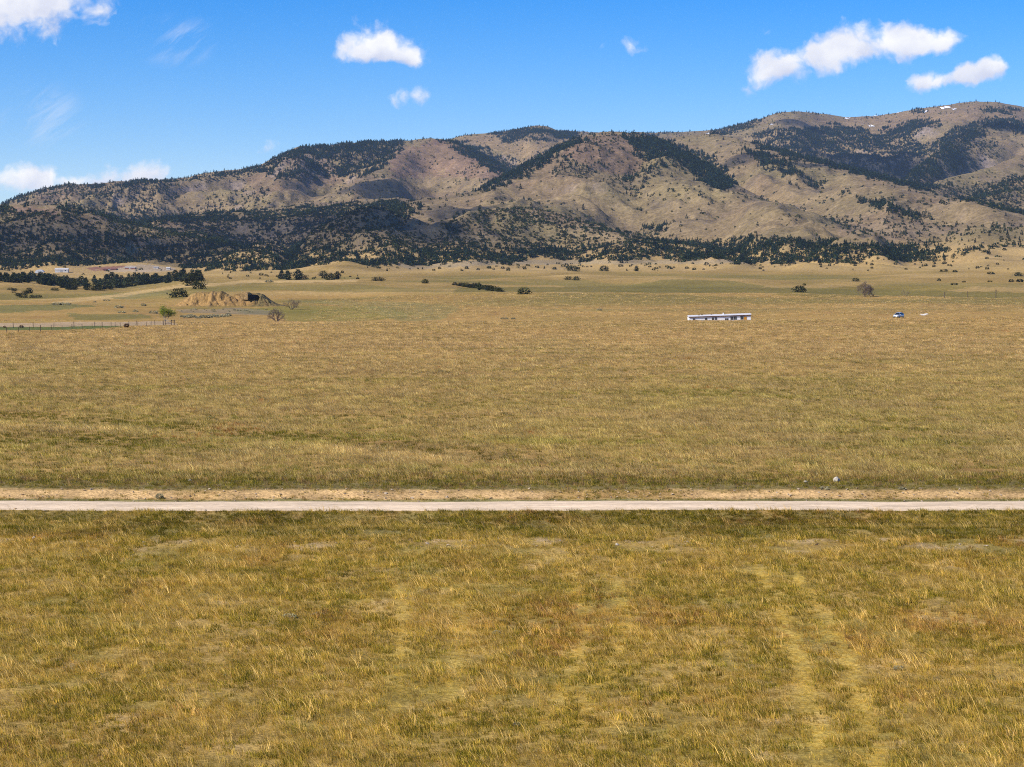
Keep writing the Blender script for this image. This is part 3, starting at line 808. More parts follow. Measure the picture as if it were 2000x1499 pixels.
# photo outlines of the woods: density of pines and of junipers per square metre, pine height
WOODS = [
    ([(500, 335), (550, 300), (600, 283), (700, 277), (790, 272), (765, 300), (742, 328), (690, 350), (640, 345), (590, 352), (535, 348)], 0.016, 0.002),
    ([(355, 352), (420, 338), (500, 325), (520, 335), (470, 352), (400, 360)], 0.007, 0.002),
    ([(180, 365), (270, 350), (345, 350), (340, 395), (280, 405), (200, 390)], 0.0075, 0.001),
    ([(80, 395), (200, 400), (330, 405), (480, 415), (470, 432), (300, 435), (150, 420)], 0.005, 0.002),
    ([(-600, 430), (0, 385), (130, 358), (200, 365), (190, 400), (60, 395), (0, 402), (-600, 460)], 0.0035, 0.002),
    ([(395, 390), (520, 360), (540, 385), (480, 412), (400, 412)], 0.0026, 0.001),
    ([(860, 270), (920, 280), (985, 305), (1028, 320), (1000, 336), (962, 336), (930, 312), (885, 295)], 0.020, 0.001),
    ([(950, 258), (1010, 250), (1110, 254), (1125, 268), (1060, 274), (985, 276)], 0.014, 0.001),
    ([(920, 376), (1000, 333), (1080, 286), (1130, 266), (1128, 282), (1050, 330), (985, 362)], 0.016, 0.001),
    ([(1140, 268), (1200, 300), (1160, 340), (1060, 340), (1090, 300)], 0.0030, 0.001),
    ([(1210, 256), (1262, 262), (1330, 283), (1395, 312), (1435, 354), (1402, 374), (1362, 347), (1305, 322), (1252, 312), (1232, 288)], 0.020, 0.001),
    ([(1235, 300), (1300, 320), (1290, 345), (1255, 350)], 0.006, 0.001),
    ([(1205, 325), (1262, 330), (1255, 390), (1222, 388)], 0.006, 0.002),
    ([(1445, 288), (1500, 300), (1560, 332), (1615, 358), (1600, 366), (1540, 352), (1480, 320)], 0.022, 0.001),
    ([(1640, 372), (1740, 400), (1800, 425), (1790, 432), (1700, 405)], 0.016, 0.002),
    ([(1465, 262), (1540, 250), (1620, 243), (1690, 250), (1715, 270), (1735, 245), (1760, 236), (1832, 236), (1830, 252), (1790, 256), (1785, 275), (1815, 287), (1850, 255), (1900, 236), (1950, 228), (2010, 234), (2400, 260), (2400, 285), (2000, 262), (1940, 250), (1900, 270), (1880, 300), (1900, 325), (1850, 338), (1800, 352), (1850, 376), (1780, 366), (1700, 344), (1620, 326), (1540, 303), (1480, 287)], 0.021, 0.001),
    ([(1860, 300), (1940, 262), (1960, 300), (1900, 325)], 0.003, 0.004),
    ([(1790, 362), (1840, 355), (1900, 362), (2000, 340), (2400, 320), (2400, 430), (2000, 418), (1900, 398)], 0.005, 0.006),
    ([(1920, 205), (1990, 210), (1985, 222), (1930, 218)], 0.010, 0.0),
    ([(1770, 210), (1800, 207), (1800, 220), (1780, 220)], 0.012, 0.0),
    ([(1380, 258), (1410, 246), (1470, 232), (1490, 226), (1480, 240), (1420, 262)], 0.009, 0.0),
    # foot of the mountains
    ([(-900, 455), (0, 442), (120, 450), (330, 470), (560, 470), (800, 470), (790, 515), (700, 527), (560, 531), (330, 522), (150, 518), (0, 524), (-900, 530)], 0.0105, 0.0165),
    ([(-900, 420), (0, 405), (200, 420), (330, 425), (520, 410), (780, 390), (800, 440), (800, 475), (330, 475), (0, 445), (-900, 460)], 0.0016, 0.0150),
    ([(680, 400), (830, 395), (800, 440), (780, 462), (600, 455), (560, 425)], 0.005, 0.003),
    ([(780, 492), (920, 482), (1100, 486), (1290, 470), (1480, 464), (1600, 472), (1760, 478), (1850, 488), (1960, 480), (1850, 506), (1600, 513), (1300, 506), (1000, 509), (800, 516)], 0.0130, 0.0190),
    ([(780, 470), (900, 420), (1000, 403), (1100, 416), (1250, 463), (1330, 490), (1000, 500), (800, 500)], 0.0006, 0.0130),
    ([(1050, 420), (1250, 455), (1450, 465), (1700, 470), (2000, 450), (2400, 430), (2400, 480), (2000, 480), (1700, 490), (1300, 480)], 0.0008, 0.0022),
    ([(1620, 425), (1780, 425), (1900, 440), (2000, 430), (2000, 465), (1800, 475), (1640, 455)], 0.0012, 0.0024),
    ([(1240, 438), (1300, 442), (1300, 452), (1240, 447)], 0.014, 0.001),
]
def plant_forest():
    r0 = int(np.searchsorted(Y, 2050))
    xs, ys, zs = XG[r0:-1, :-1], YG[r0:-1, :-1], ZG[r0:-1, :-1]
    area_ = (XG[r0:-1, 1:] - xs) * (YG[r0 + 1:, :-1] - ys)
    jj = fbm(xs / 60, ys / 70, 4, 600, 0.6); j2 = fbm(xs / 65 + 9, ys / 75, 4, 610, 0.6)
    px = PXG[r0:-1, :-1] + 36 * jj; py = PYG[r0:-1, :-1] + 13 * j2 - 3
    hl = hill[r0:-1, :-1]
    clump = np.clip(0.45 + 2.2 * fbm(xs / 130, ys / 160, 4, 620), 0.16, 2.2)
    dp = 0.00030 * clump * (hl > 15); dj = 0.0021 * clump * (hl > 6) * (1 - sstep(220, 450, hl) * 0.75)
    flat = (hl <= 12)
    dj = dj + flat * 0.0016 * clump * sstep(2100, 2500, ys)
    gap = np.clip(1.0 + 2.0 * fbm(xs / 70, ys / 110, 4, 630, 0.6), 0.08, 1.6)
    for poly, a, b in WOODS:
        m = inpoly(px, py, poly)
        dp = np.where(m, np.maximum(dp, 1.35 * a * gap), dp); dj = np.where(m, np.maximum(dj, 1.9 * b * gap), dj)
    clear = inpoly(PXG[r0:-1, :-1], PYG[r0:-1, :-1], [(55, 526), (140, 522), (200, 518), (290, 512), (350, 518), (352, 533), (200, 534), (55, 538)])
    dp = np.where(clear, 0, dp); dj = np.where(clear, 0.0004, dj)
    sky_edge = (run[r0:-1, :-1] >= run[-1][None, :-1] - 0.0012) & VIS[r0:-1, :-1] & (hl > 60)
    dp = np.where(sky_edge, np.maximum(dp, 0.0022 * np.clip(clump, 0, 1.6)), dp)
    inview = (px > -500) & (px < 2500)
    # the slopes that face away keep a little wood as well
    thin = np.where(VIS[r0:-1, :-1], 1.0, 0.35) * inview
    P = []; I = []; SC = []
    for dens, lo, hi, k0, kn, wv in ((dp, 4.5, 9.0, 0, 4, 1.0), (dj, 1.8, 3.7, 4, 3, 1.0)):
        cnt = rng.poisson(np.clip(dens * area_ * thin, 0, 9))
        rr, cc = np.nonzero(cnt)
        rep = cnt[rr, cc]
        rr = np.repeat(rr, rep); cc = np.repeat(cc, rep)
        u = rng.random(len(rr)); v = rng.random(len(rr))
        yv = ys[rr, cc] + v * (YG[r0 + 1:, :-1][rr, cc] - ys[rr, cc])
        sv = S[:-1][cc] + u * (S[1:][cc] - S[:-1][cc])
        xv = sv * yv
        P.append(np.stack([xv, yv, zat(xv, yv) - 0.2], -1))
        I.append(rng.integers(k0, k0 + kn, len(rr)))
        h = rng.uniform(lo, hi, len(rr)) * (0.75 + 0.5 * rng.random(len(rr)))
        h = h * np.where(yv < 3100, 0.78, 1.0)
        w = h * rng.uniform(0.85, 1.25, len(rr))
        SC.append(np.stack([w, w, h], -1))
    P = np.concatenate(P); I = np.concatenate(I); SC = np.concatenate(SC)
    n = len(P)
    rot = np.stack([rng.normal(0, 0.04, n), rng.normal(0, 0.04, n), rng.uniform(0, 6.28, n)], -1)
    tint = np.ones((n, 3)) * rng.uniform(0.7, 1.3, n)[:, None]
    tint[I >= 4] *= (1.7, 1.35, 0.95)
    o = scatter('mountain_forest', P, I, rot, SC, tint, FOREST_SRC)
    o['label'] = 'dark conifers and junipers covering the mountain slopes and their foot'
    o['category'] = 'forest'
    print('forest trees', n)
plant_forest()
# ------------------------------------------------------------------ single trees and shrubs
PINE = [(crown_mesh('pine_crown', 'pine_needles', 560, (pine_shape(0.24) if k == 0 else ponderosa_shape(0.20 + 0.03 * k)), 0.10, 1000 + k, False, (0.55, 1.35), 34), trunk_mesh('pine_trunk', 'bark', 0.8, 0.022, 1010 + k)) for k in range(4)]
JUNI = [(crown_mesh('juniper_crown', 'juniper_needles', 420, dome_shape(0.52 + 0.07 * k), 0.16, 1020 + k, 'low', (0.55, 1.35), 22), trunk_mesh('juniper_trunk', 'bark', 0.55, 0.035, 1030 + k, 9)) for k in range(4)]
SMALL = [crown_mesh('juniper_small', 'juniper_needles', 150, dome_shape(0.55 + 0.1 * k), 0.26, 1040 + k, True) for k in range(3)] + \
        [crown_mesh('pine_small', 'pine_needles', 150, pine_shape(0.22), 0.17, 1050, True)]
SAGE = [crown_mesh('sage', 'sage_leaves', 220, dome_shape(0.75 + 0.2 * k), 0.26, 1060 + k, 'low', (0.6, 1.4)) for k in range(3)]
RABB = [crown_mesh('rabbitbrush', 'rabbitbrush', 420, dome_shape(0.85), 0.17, 1070, 'low', (0.7, 1.3))]
TUMB = [crown_mesh('tumbleweed', 'tumbleweed', 260, dome_shape(0.55), 0.25, 1080, 'low', (0.6, 1.3))]
_k = [0]
def grow(px, py, hpx, kind, label, group=None, wide=1.0, name=None, cat='tree', lo=600.0):
    x, y, z = hit(px, py, lo)
    h = hpx * y / F
    _k[0] += 1
    a = _k[0] * 2.4
    if kind in ('pine', 'juniper'):
        cr, tr = (PINE if kind == 'pine' else JUNI)[_k[0] % 4]
        o = add(name or kind + '_tree', None, None, (x, y, z - 0.03 * h), (0, 0, a), (h * wide, h * wide, h))
        add('trunk', tr, o); add('crown', cr, o)
    else:
        src = {'small': SMALL[:3], 'smallpine': SMALL[3:], 'sage': SAGE, 'rabbit': RABB, 'tumble': TUMB}[kind]
        o = add(name or 'juniper_shrub', src[_k[0] % len(src)], None, (x, y, z - 0.03 * h), (0, 0, a), (h * wide, h * wide, h))
    return tag(o, label, cat, group)

SINGLE = [
    (350, 581, 18, 'juniper', 1.2, 'large round dark juniper just left of the orange dirt mound', 'juniper_tree'),
    (374, 558, 22, 'juniper', 0.9, 'tall dark juniper on the rise behind the orange dirt mound', 'juniper_tree'),
    (388, 565, 17, 'juniper', 0.85, 'brownish dark juniper directly above the left end of the dirt mound', 'juniper_tree'),
    (550, 545, 21, 'pine', 1.0, 'leftmost of three tall dark pines in a row beyond the mound', 'pine_tree'),
    (562, 547, 19, 'pine', 1.25, 'middle one of three tall dark pines in a row beyond the mound', 'pine_tree'),
    (582, 547, 21, 'pine', 1.45, 'rightmost and broadest of three tall dark pines beyond the mound', 'pine_tree'),
    (592, 546, 9, 'juniper', 1.3, 'low dark juniper at the right foot of the broad pine', 'juniper_tree'),
    (632, 540, 11, 'juniper', 1.0, 'rounded juniper between the pine trio and the pair on its right', 'juniper_tree'),
    (645, 547, 11, 'juniper', 1.1, 'lower left one of a pair of dark trees right of the pine trio', 'juniper_tree'),
    (659, 546, 16, 'pine', 1.4, 'taller right one of a pair of dark trees right of the pine trio', 'pine_tree'),
    (739, 549, 8, 'juniper', 1.7, 'wide flat dark bush alone on the pale grass slope', 'juniper_tree'),
    (830, 554, 9, 'juniper', 0.95, 'lone upright juniper left of the long shrub row', 'juniper_tree'),
    (1023, 575, 13, 'juniper', 1.25, 'round dark green bush at the right end of the shrub row', 'juniper_tree'),
    (936, 567, 15, 'pine', 1.0, 'pointed small pine standing above the long shrub row', 'pine_tree'),
    (1110, 547, 7, 'juniper', 1.2, 'left one of two dark shrubs on the middle grass slope', 'juniper_tree'),
    (1126, 548, 8, 'juniper', 1.1, 'right one of two dark shrubs on the middle grass slope', 'juniper_tree'),
    (1180, 530, 11, 'juniper', 1.0, 'domed juniper on the grass edge below the middle foothill', 'juniper_tree'),
    (1118, 530, 11, 'juniper', 1.3, 'spreading juniper clump left of the domed one on the grass edge', 'juniper_tree'),
    (1243, 530, 11, 'pine', 1.3, 'bushy small pine right of the domed juniper on the grass edge', 'pine_tree'),
    (1561, 571, 13, 'juniper', 1.3, 'round olive juniper left of the bare tree, above the field edge', 'juniper_tree'),
    (1571, 558, 4, 'small', 1.4, 'tiny dark shrub just above the round olive juniper', 'juniper_shrub'),
    (1671, 550, 7, 'juniper', 1.2, 'small dark juniper on the slope above the bare tree', 'juniper_tree'),
    (1844, 531, 5, 'small', 2.0, 'low wide shrub high on the right grass slope', 'juniper_shrub'),
    (1865, 532, 4, 'small', 2.0, 'low shrub right of the wide one high on the right slope', 'juniper_shrub'),
    (1834, 549, 5, 'small', 1.0, 'tiny upright shrub on the right slope below the wide shrub', 'juniper_shrub'),
    (1864, 557, 4, 'small', 2.3, 'flat dark shrub on the crest above the three poles', 'juniper_shrub'),
    (1883, 552, 3, 'small', 2.0, 'very low shrub right of the flat one above the poles', 'juniper_shrub'),
    (1935, 536, 5, 'small', 2.1, 'wide low shrub upper right, above the tallest pole', 'juniper_shrub'),
    (1989, 540, 8, 'juniper', 1.3, 'round dark juniper near the right edge, upper one of three', 'juniper_tree'),
    (1975, 551, 5, 'small', 1.7, 'lower left one of three dark shrubs near the right edge', 'juniper_shrub'),
    (1992, 551, 6, 'small', 1.7, 'lower right one of three dark shrubs near the right edge', 'juniper_shrub'),
    (1933, 551, 3, 'small', 2.0, 'very low shrub above the tallest of the three poles', 'juniper_shrub'),
    (57, 573, 11, 'juniper', 0.8, 'pointed tallest juniper of the cluster on the left grass slope', 'juniper_tree'),
    (45, 582, 9, 'juniper', 1.2, 'broad dark juniper in the middle of the left slope cluster', 'juniper_tree'),
    (49, 574, 6, 'juniper', 1.1, 'small juniper just left of the pointed one on the left slope', 'juniper_tree'),
    (35, 579, 7, 'juniper', 1.0, 'leftmost juniper of the main cluster on the left slope', 'juniper_tree'),
    (63, 582, 6, 'juniper', 1.3, 'low juniper right of the broad one in the left slope cluster', 'juniper_tree'),
    (75, 582, 6, 'juniper', 1.3, 'rightmost low juniper of the left slope cluster', 'juniper_tree'),
    (20, 567, 5, 'juniper', 1.2, 'left one of two small junipers high on the left slope', 'juniper_tree'),
    (28, 569, 6, 'juniper', 1.3, 'right one of two small junipers high on the left slope', 'juniper_tree'),
    (27, 572, 2.5, 'small', 2.0, 'tiny low shrub beneath two small junipers on the left slope', 'juniper_shrub'),
    (107, 568, 6, 'juniper', 1.5, 'low dark juniper at the left edge of the gully grove', 'juniper_tree'),
]
for (px, py, h, kind, wide, lab, nm) in SINGLE:
    grow(px, py, h, kind, lab, None, wide, nm, 'tree' if nm.endswith('tree') else 'shrub')
# grove in the gully below the sheds
def grove():
    top = [(-60, 546), (60, 545), (180, 549), (250, 549), (330, 546), (385, 543)]
    bot = [(-60, 553), (60, 553), (100, 559), (130, 566), (180, 569), (220, 565), (260, 560), (300, 556), (350, 551), (385, 549)]
    q = random.Random(5)
    n = 0
    while n < 185:
        px = q.uniform(-40, 392)
        a = np.interp(px, *zip(*top)); b = np.interp(px, *zip(*bot))
        py = a + (b - a) * q.random() ** 0.8
        pine = q.random() < 0.5
        grow(px, py, q.uniform(11, 22) if pine else q.uniform(6, 13), 'pine' if pine else 'juniper',
             'dark pine in the dense grove along the gully below the sheds' if pine else 'dark juniper filling the gully grove between the taller pines',
             'pines of the gully grove' if pine else 'junipers of the gully grove', q.uniform(1.0, 1.5), None, 'tree', 700)
        n += 1
grove()
def rows_of_shrubs():
    q = random.Random(9)
    for i in range(22):
        px = 886 + 90 * (i + q.uniform(-0.4, 0.4)) / 21; py = 557 + (px - 886) * 0.145 + q.uniform(-0.5, 1.0)
        grow(px, py, q.uniform(5, 10) * (0.6 + 0.5 * min(1, i / 8)), 'juniper', 'dark shrub in the long slanting row across the middle slope', 'shrub row on the middle slope', q.uniform(0.9, 1.3), 'juniper_tree')
    for i in range(150):
        px = q.uniform(690, 2000) if i < 120 else q.uniform(430, 720); py = q.uniform(514, 530) if i < 120 else q.uniform(533, 546)
        py -= 3 * (px > 1700)
        sp = q.random() < 0.2
        grow(px, py, q.uniform(2.2, 5.5), 'smallpine' if sp else 'small', 'small dark juniper dotted over the pale flat below the mountain forest',
             'junipers dotted over the pale flat', q.uniform(0.9, 1.5), 'juniper_shrub', 'shrub', 1200)
rows_of_shrubs()
SAGES = [(112, 596, 5, 2.4, 'grey sagebrush, left one of a pair on the green left slope'), (128, 596, 5, 2.4, 'grey sagebrush, right one of a pair on the green left slope'),
         (231, 602, 5, 3.0, 'wide grey brush patch left of the small green tree'), (265, 610, 5, 1.4, 'small grey brush left of the small green tree'),
         (300, 613, 6, 1.5, 'dark grey brush closest to the small green tree'), (280, 598, 5, 1.6, 'grey brush between the wide patch and the dirt mound'),
         (238, 612, 4, 2.4, 'low grey brush below the wide brush patch'), (208, 588, 3, 2.6, 'thin grey brush on the shoulder of the left rise'),
         (185, 591, 2.5, 2.0, 'tiny grey brush left of the thin one on the left rise'), (1170, 607, 4, 1.6, 'lone grey shrub in the field left of the mobile home'),
         (985, 624, 3.5, 2.4, 'dark left brush clump at the field edge near the middle'), (1003, 624, 3.5, 2.0, 'dark right brush clump at the field edge near the middle'),
         (525, 552, 5, 2.0, 'low dark earth hummock with brush right of the mound'), (400, 580 - 4, 5, 1.5, 'dark brush growing on top of the dirt mound')]
for (px, py, h, w, lab) in SAGES:
    grow(px, py, h, 'sage', lab, None, w * 0.8, 'sagebrush', 'shrub')
q = random.Random(31)
for i in range(46):
    if i < 26:
        px = 358 + 90 * i / 25 + q.uniform(-2, 2); py = 622 - 3.5 * max(0, (px - 395) / 60) + q.uniform(-2.5, 0.5)
        lab, grp = 'grey sagebrush in the dense patch below the dirt mound', 'sagebrush patch below the mound'
    else:
        px = q.uniform(345, 540); py = q.uniform(604, 611)
        lab, grp = 'low grey brush scattered along the foot of the dirt mound', 'brush along the foot of the mound'
    grow(px, py, q.uniform(3, 6) if i < 26 else q.uniform(1.5, 3.5), 'sage', lab, grp, q.uniform(0.9, 1.5), 'sagebrush', 'shrub')
for (px, py, h, w, lab) in [(215, 1029, 12, 1.1, 'round yellow rabbitbrush, the fullest one below the road at left'), (305, 1025, 9, 1.3, 'flat yellow rabbitbrush right of the fullest one below the road'),
                            (190, 1024, 8, 1.3, 'pale yellow rabbitbrush touching the fullest one on its left'), (108, 1025, 8, 1.9, 'wide golden rabbitbrush nearest the left edge below the road'),
                            (1345, 1026, 7, 1.6, 'dull yellow brush below the road near the right third'), (1505, 1066, 8, 1.3, 'small yellow brush on bare soil below the road, right')]:
    grow(px, py, h, 'rabbit', lab, None, w, 'rabbitbrush', 'shrub', 40)
for (px, py, h, w, lab) in [(312, 974, 10, 1.1, 'grey brown brush on the dirt bank behind the road, left'),
                            (1610, 957, 6, 1.8, 'grey green brush on the bank below the pale boulder'), (1762, 957, 6, 2.0, 'blue grey sagebrush on the bank right of the boulder'),
                            (565, 1207, 8, 2.4, 'blue green sagebrush in the left foreground grass, larger one'), (622, 1203, 7, 2.0, 'grey sagebrush beside the larger blue green one'),
                            (970, 1240, 8, 1.8, 'pale grey sagebrush low in the middle foreground'), (1010, 1420, 9, 1.4, 'grey sage on bare soil near the bottom middle'),
                            (1755, 1310, 9, 1.4, 'bleached grey sage right of the wheel tracks')]:
    grow(px, py, h, 'sage', lab, None, w * 0.75, 'sagebrush', 'shrub', 40)
for (px, py, h, w, lab) in [(247, 640, 8, 1.0, 'round brown tumbleweed caught at the left fence line'), (42, 640.5, 5, 1.3, 'low brown tumbleweed on the pale strip, second from the left'), (8.5, 640.5, 4, 1.0, 'small brown tumbleweed on the pale strip nearest the left edge')]:
    grow(px, py, h, 'tumble', lab, None, w, 'tumbleweed', 'tumbleweed', 300)

def branching(seed, n0, depth, spread, lean=0.0, leaves=False):
    """bare multi-stemmed tree of height 1: one mesh of limbs, and the places of the twig ends"""
    r = random.Random(seed); m = MB(); tips = []
    def go(p, d, l, rad, lev):
        e = p + d * l
        m.tube(p, e, rad, rad * 0.62, 4 if lev < 2 else 3, False)
        if lev == depth:
            tips.append(e); return
        for k in range(r.choice((2, 3, 3))):
            nd = d + np.array([r.gauss(0, spread), r.gauss(0, spread), r.gauss(0.0, spread * 0.8)])
            go(p + d * l * r.uniform(0.6, 1.0), nd / np.linalg.norm(nd), l * r.uniform(0.62, 0.85), rad * 0.6, lev + 1)
    for k in range(n0):
        a = 6.28 * k / n0 + r.uniform(-0.4, 0.4); w = 0.0 if n0 == 1 else r.uniform(0.3, 1.3)
        d = np.array([w * math.cos(a), w * math.sin(a), 1.0]); d /= np.linalg.norm(d)
        go(np.array([0.015 * math.cos(a), 0.015 * math.sin(a), -0.03]), d, 0.30, 0.022 if n0 > 1 else 0.032, 0)
    top = max(v[2] for v in m.v)
    m.v = [tuple(np.array(v) / top) for v in m.v]
    return m, [t / top for t in tips]
def bare_tree(px, py, hpx, n0, depth, spread, wide, label, seed, lo=500, name='bare_tree', cat='tree'):
    x, y, z = hit(px, py, lo); h = hpx * y / F
    m, tips = branching(seed, n0, depth, spread)
    o = add(name, None, None, (x, y, z - 0.02 * h), (0, 0, seed), (h * wide, h * wide, h))
    add('trunk', m.me('bare_limbs', 'bare_twig'), o)
    tw = MB(); r = random.Random(seed + 1)
    for t in tips:
        for k in range(3):
            d = np.array([r.gauss(0, 0.5), r.gauss(0, 0.5), r.uniform(0.2, 1)]); d /= np.linalg.norm(d)
            tw.tube(t, t + d * 0.09, 0.0035, 0.002, 3, False)
    add('crown', tw.me('twigs', 'bare_twig'), o)
    return tag(o, label, cat)
bare_tree(1690, 580, 31, 6, 5, 0.42, 0.72, 'large leafless tree behind the field edge on the right', 3)
bare_tree(1768, 578, 12, 4, 3, 0.45, 0.8, 'small leafless bush right of the large leafless tree', 4, name='bare_bush', cat='shrub')
bare_tree(540, 630, 27, 8, 4, 0.42, 0.8, 'leafless bush at the field edge below the green hollow', 5, name='bare_bush', cat='shrub')
bare_tree(569, 605, 21, 6, 4, 0.45, 0.9, 'leafless dark bush on the green hollow right of the dirt mound', 6, name='bare_bush', cat='shrub')
def green_tree():
    x, y, z = hit(322, 627, 500); h = 27 * y / F
    m, tips = branching(12, 5, 3, 0.5)
    o = add('leafy_tree', None, None, (x, y, z), (0, 0, 0.5), (h * 0.95, h * 0.95, h))
    add('trunk', m.me('pale_limbs', 'pale_bark'), o)
    r = np.random.default_rng(4); v = []; f = []; c = []
    for t in tips:
        for k in range(26):
            p = t + r.normal(0, 0.085, 3) + (0, 0, 0.02)
            a = r.normal(0, 1, 3); a /= np.linalg.norm(a); b = np.cross(a, r.normal(0, 1, 3)); b /= np.linalg.norm(b)
            i = len(v); s = 0.032
            v += [tuple(p - a * s), tuple(p + b * s * 0.6), tuple(p + a * s), tuple(p - b * s * 0.6)]; f.append((i, i + 1, i + 2, i + 3))
            c += [(r.uniform(0.7, 1.3),) * 3] * 4
    add('crown', mesh_from('spring_crown', v, f, 'spring_leaves', False, c), o)
    tag(o, 'small tree with fresh yellow green leaves behind the left fence gate', 'tree')
green_tree()

# ------------------------------------------------------------------ fences, gate, poles
def post_mesh(h, r):
    m = MB(); m.tube((0, 0, -0.15), (0, 0, h), r, r * 0.85, 6)
    return m.me('post', 'weathered_wood')
POST = [post_mesh(1.32, 0.075), post_mesh(1.2, 0.06), post_mesh(1.42, 0.085)]
def fence(label, places, lo):
    pts = [hit(px, py, lo) for px, py in places]
    o = add('wire_fence', None, None, pts[0])
    base = np.array(pts[0]); r = random.Random(len(places))
    for i, p in enumerate(pts):
        add('post', POST[i % 3], o, tuple(np.array(p) - base), (r.gauss(0, 0.03), r.gauss(0, 0.04), i))
    for hz in (0.45, 0.8, 1.1):
        m = MB()
        for a, b in zip(pts[:-1], pts[1:]):
            pa = np.array(a) - base + (0, -0.08, hz); pb = np.array(b) - base + (0, -0.08, hz)
            mid = (pa + pb) / 2 - (0, 0, 0.03)
            m.tube(pa, mid, 0.006, 0.006, 3, False); m.tube(mid, pb, 0.006, 0.006, 3, False)
        add('wire', m.me('wire', 'wire'), o)
    return tag(o, label, 'fence')
fence('front wire fence with dark posts along the green strip at left', [(-30, 653), (-8, 652), (13.5, 651), (36, 650), (58, 648.5), (79, 647.5), (100, 646.5), (121, 645.5), (140.5, 644.3), (160.5, 643.2), (180, 642), (199.5, 640.8), (217, 639.5), (235, 639), (252, 638.5), (269, 638), (286, 637.5), (302.5, 637), (318.5, 636)], 300)
fence('rear wire fence with taller spaced posts along the pale strip at left', [(-52, 642), (-13, 641.5), (26, 641), (65, 640.5), (105, 640), (144.5, 639.5), (185, 639), (225, 638.3), (265.5, 637.6), (295, 637), (319.5, 635.4)], 300)
def gate():
    p = [hit(px, 635.2, 300) for px in (322.5, 334.5, 338.2, 341.2)]
    b = np.array(p[0]); o = add('farm_gate', None, None, p[0])
    for i, q_ in enumerate(p):
        m = MB(); m.tube((0, 0, -0.15), (0, 0, 1.35 if i != 2 else 1.1), 0.11 if i != 2 else 0.05, 0.1 if i != 2 else 0.05, 6)
        add('post', m.me('gate_post', 'weathered_wood'), o, tuple(np.array(q_) - b))
    e = np.array(p[1]) - b
    for z, mt in ((1.22, 'pale_wood'), (0.75, 'weathered_wood'), (0.35, 'weathered_wood')):
        m = MB(); m.tube((0.1, 0, z), (e[0] - 0.1, e[1], z), 0.05, 0.05, 5)
        add('rail', m.me('rail', mt), o)
    e2 = np.array(p[3]) - b
    m = MB(); m.tube((e[0] + 0.1, e[1], 1.2), (e2[0] - 0.1, e2[1], 1.2), 0.045, 0.045, 5)
    add('brace', m.me('brace', 'weathered_wood'), o)
    tag(o, 'dark post gate with a pale top rail ending the left fences', 'gate')
gate()
for (px, py, hp, lab) in [(1845, 582, 11, 'shortest and leftmost of three thin dark poles at right'), (1890, 582, 13, 'middle one of three thin dark poles at right'), (1945, 583, 17, 'tallest and rightmost of three thin dark poles at right')]:
    x, y, z = hit(px, py, 500); h = hp * y / F
    o = add('wooden_pole', None, None, (x, y, z))
    m = MB(); m.tube((0, 0, -0.3), (0, 0, h), 0.2, 0.15, 7)
    add('shaft', m.me('shaft', 'weathered_wood'), o)
    m = MB(); m.box(-0.3, 0.3, -0.26, -0.17, h * 0.86, h * 0.86 + 0.12)
    add('crosspiece', m.me('crosspiece', 'weathered_wood'), o)
    tag(o, lab, 'pole')

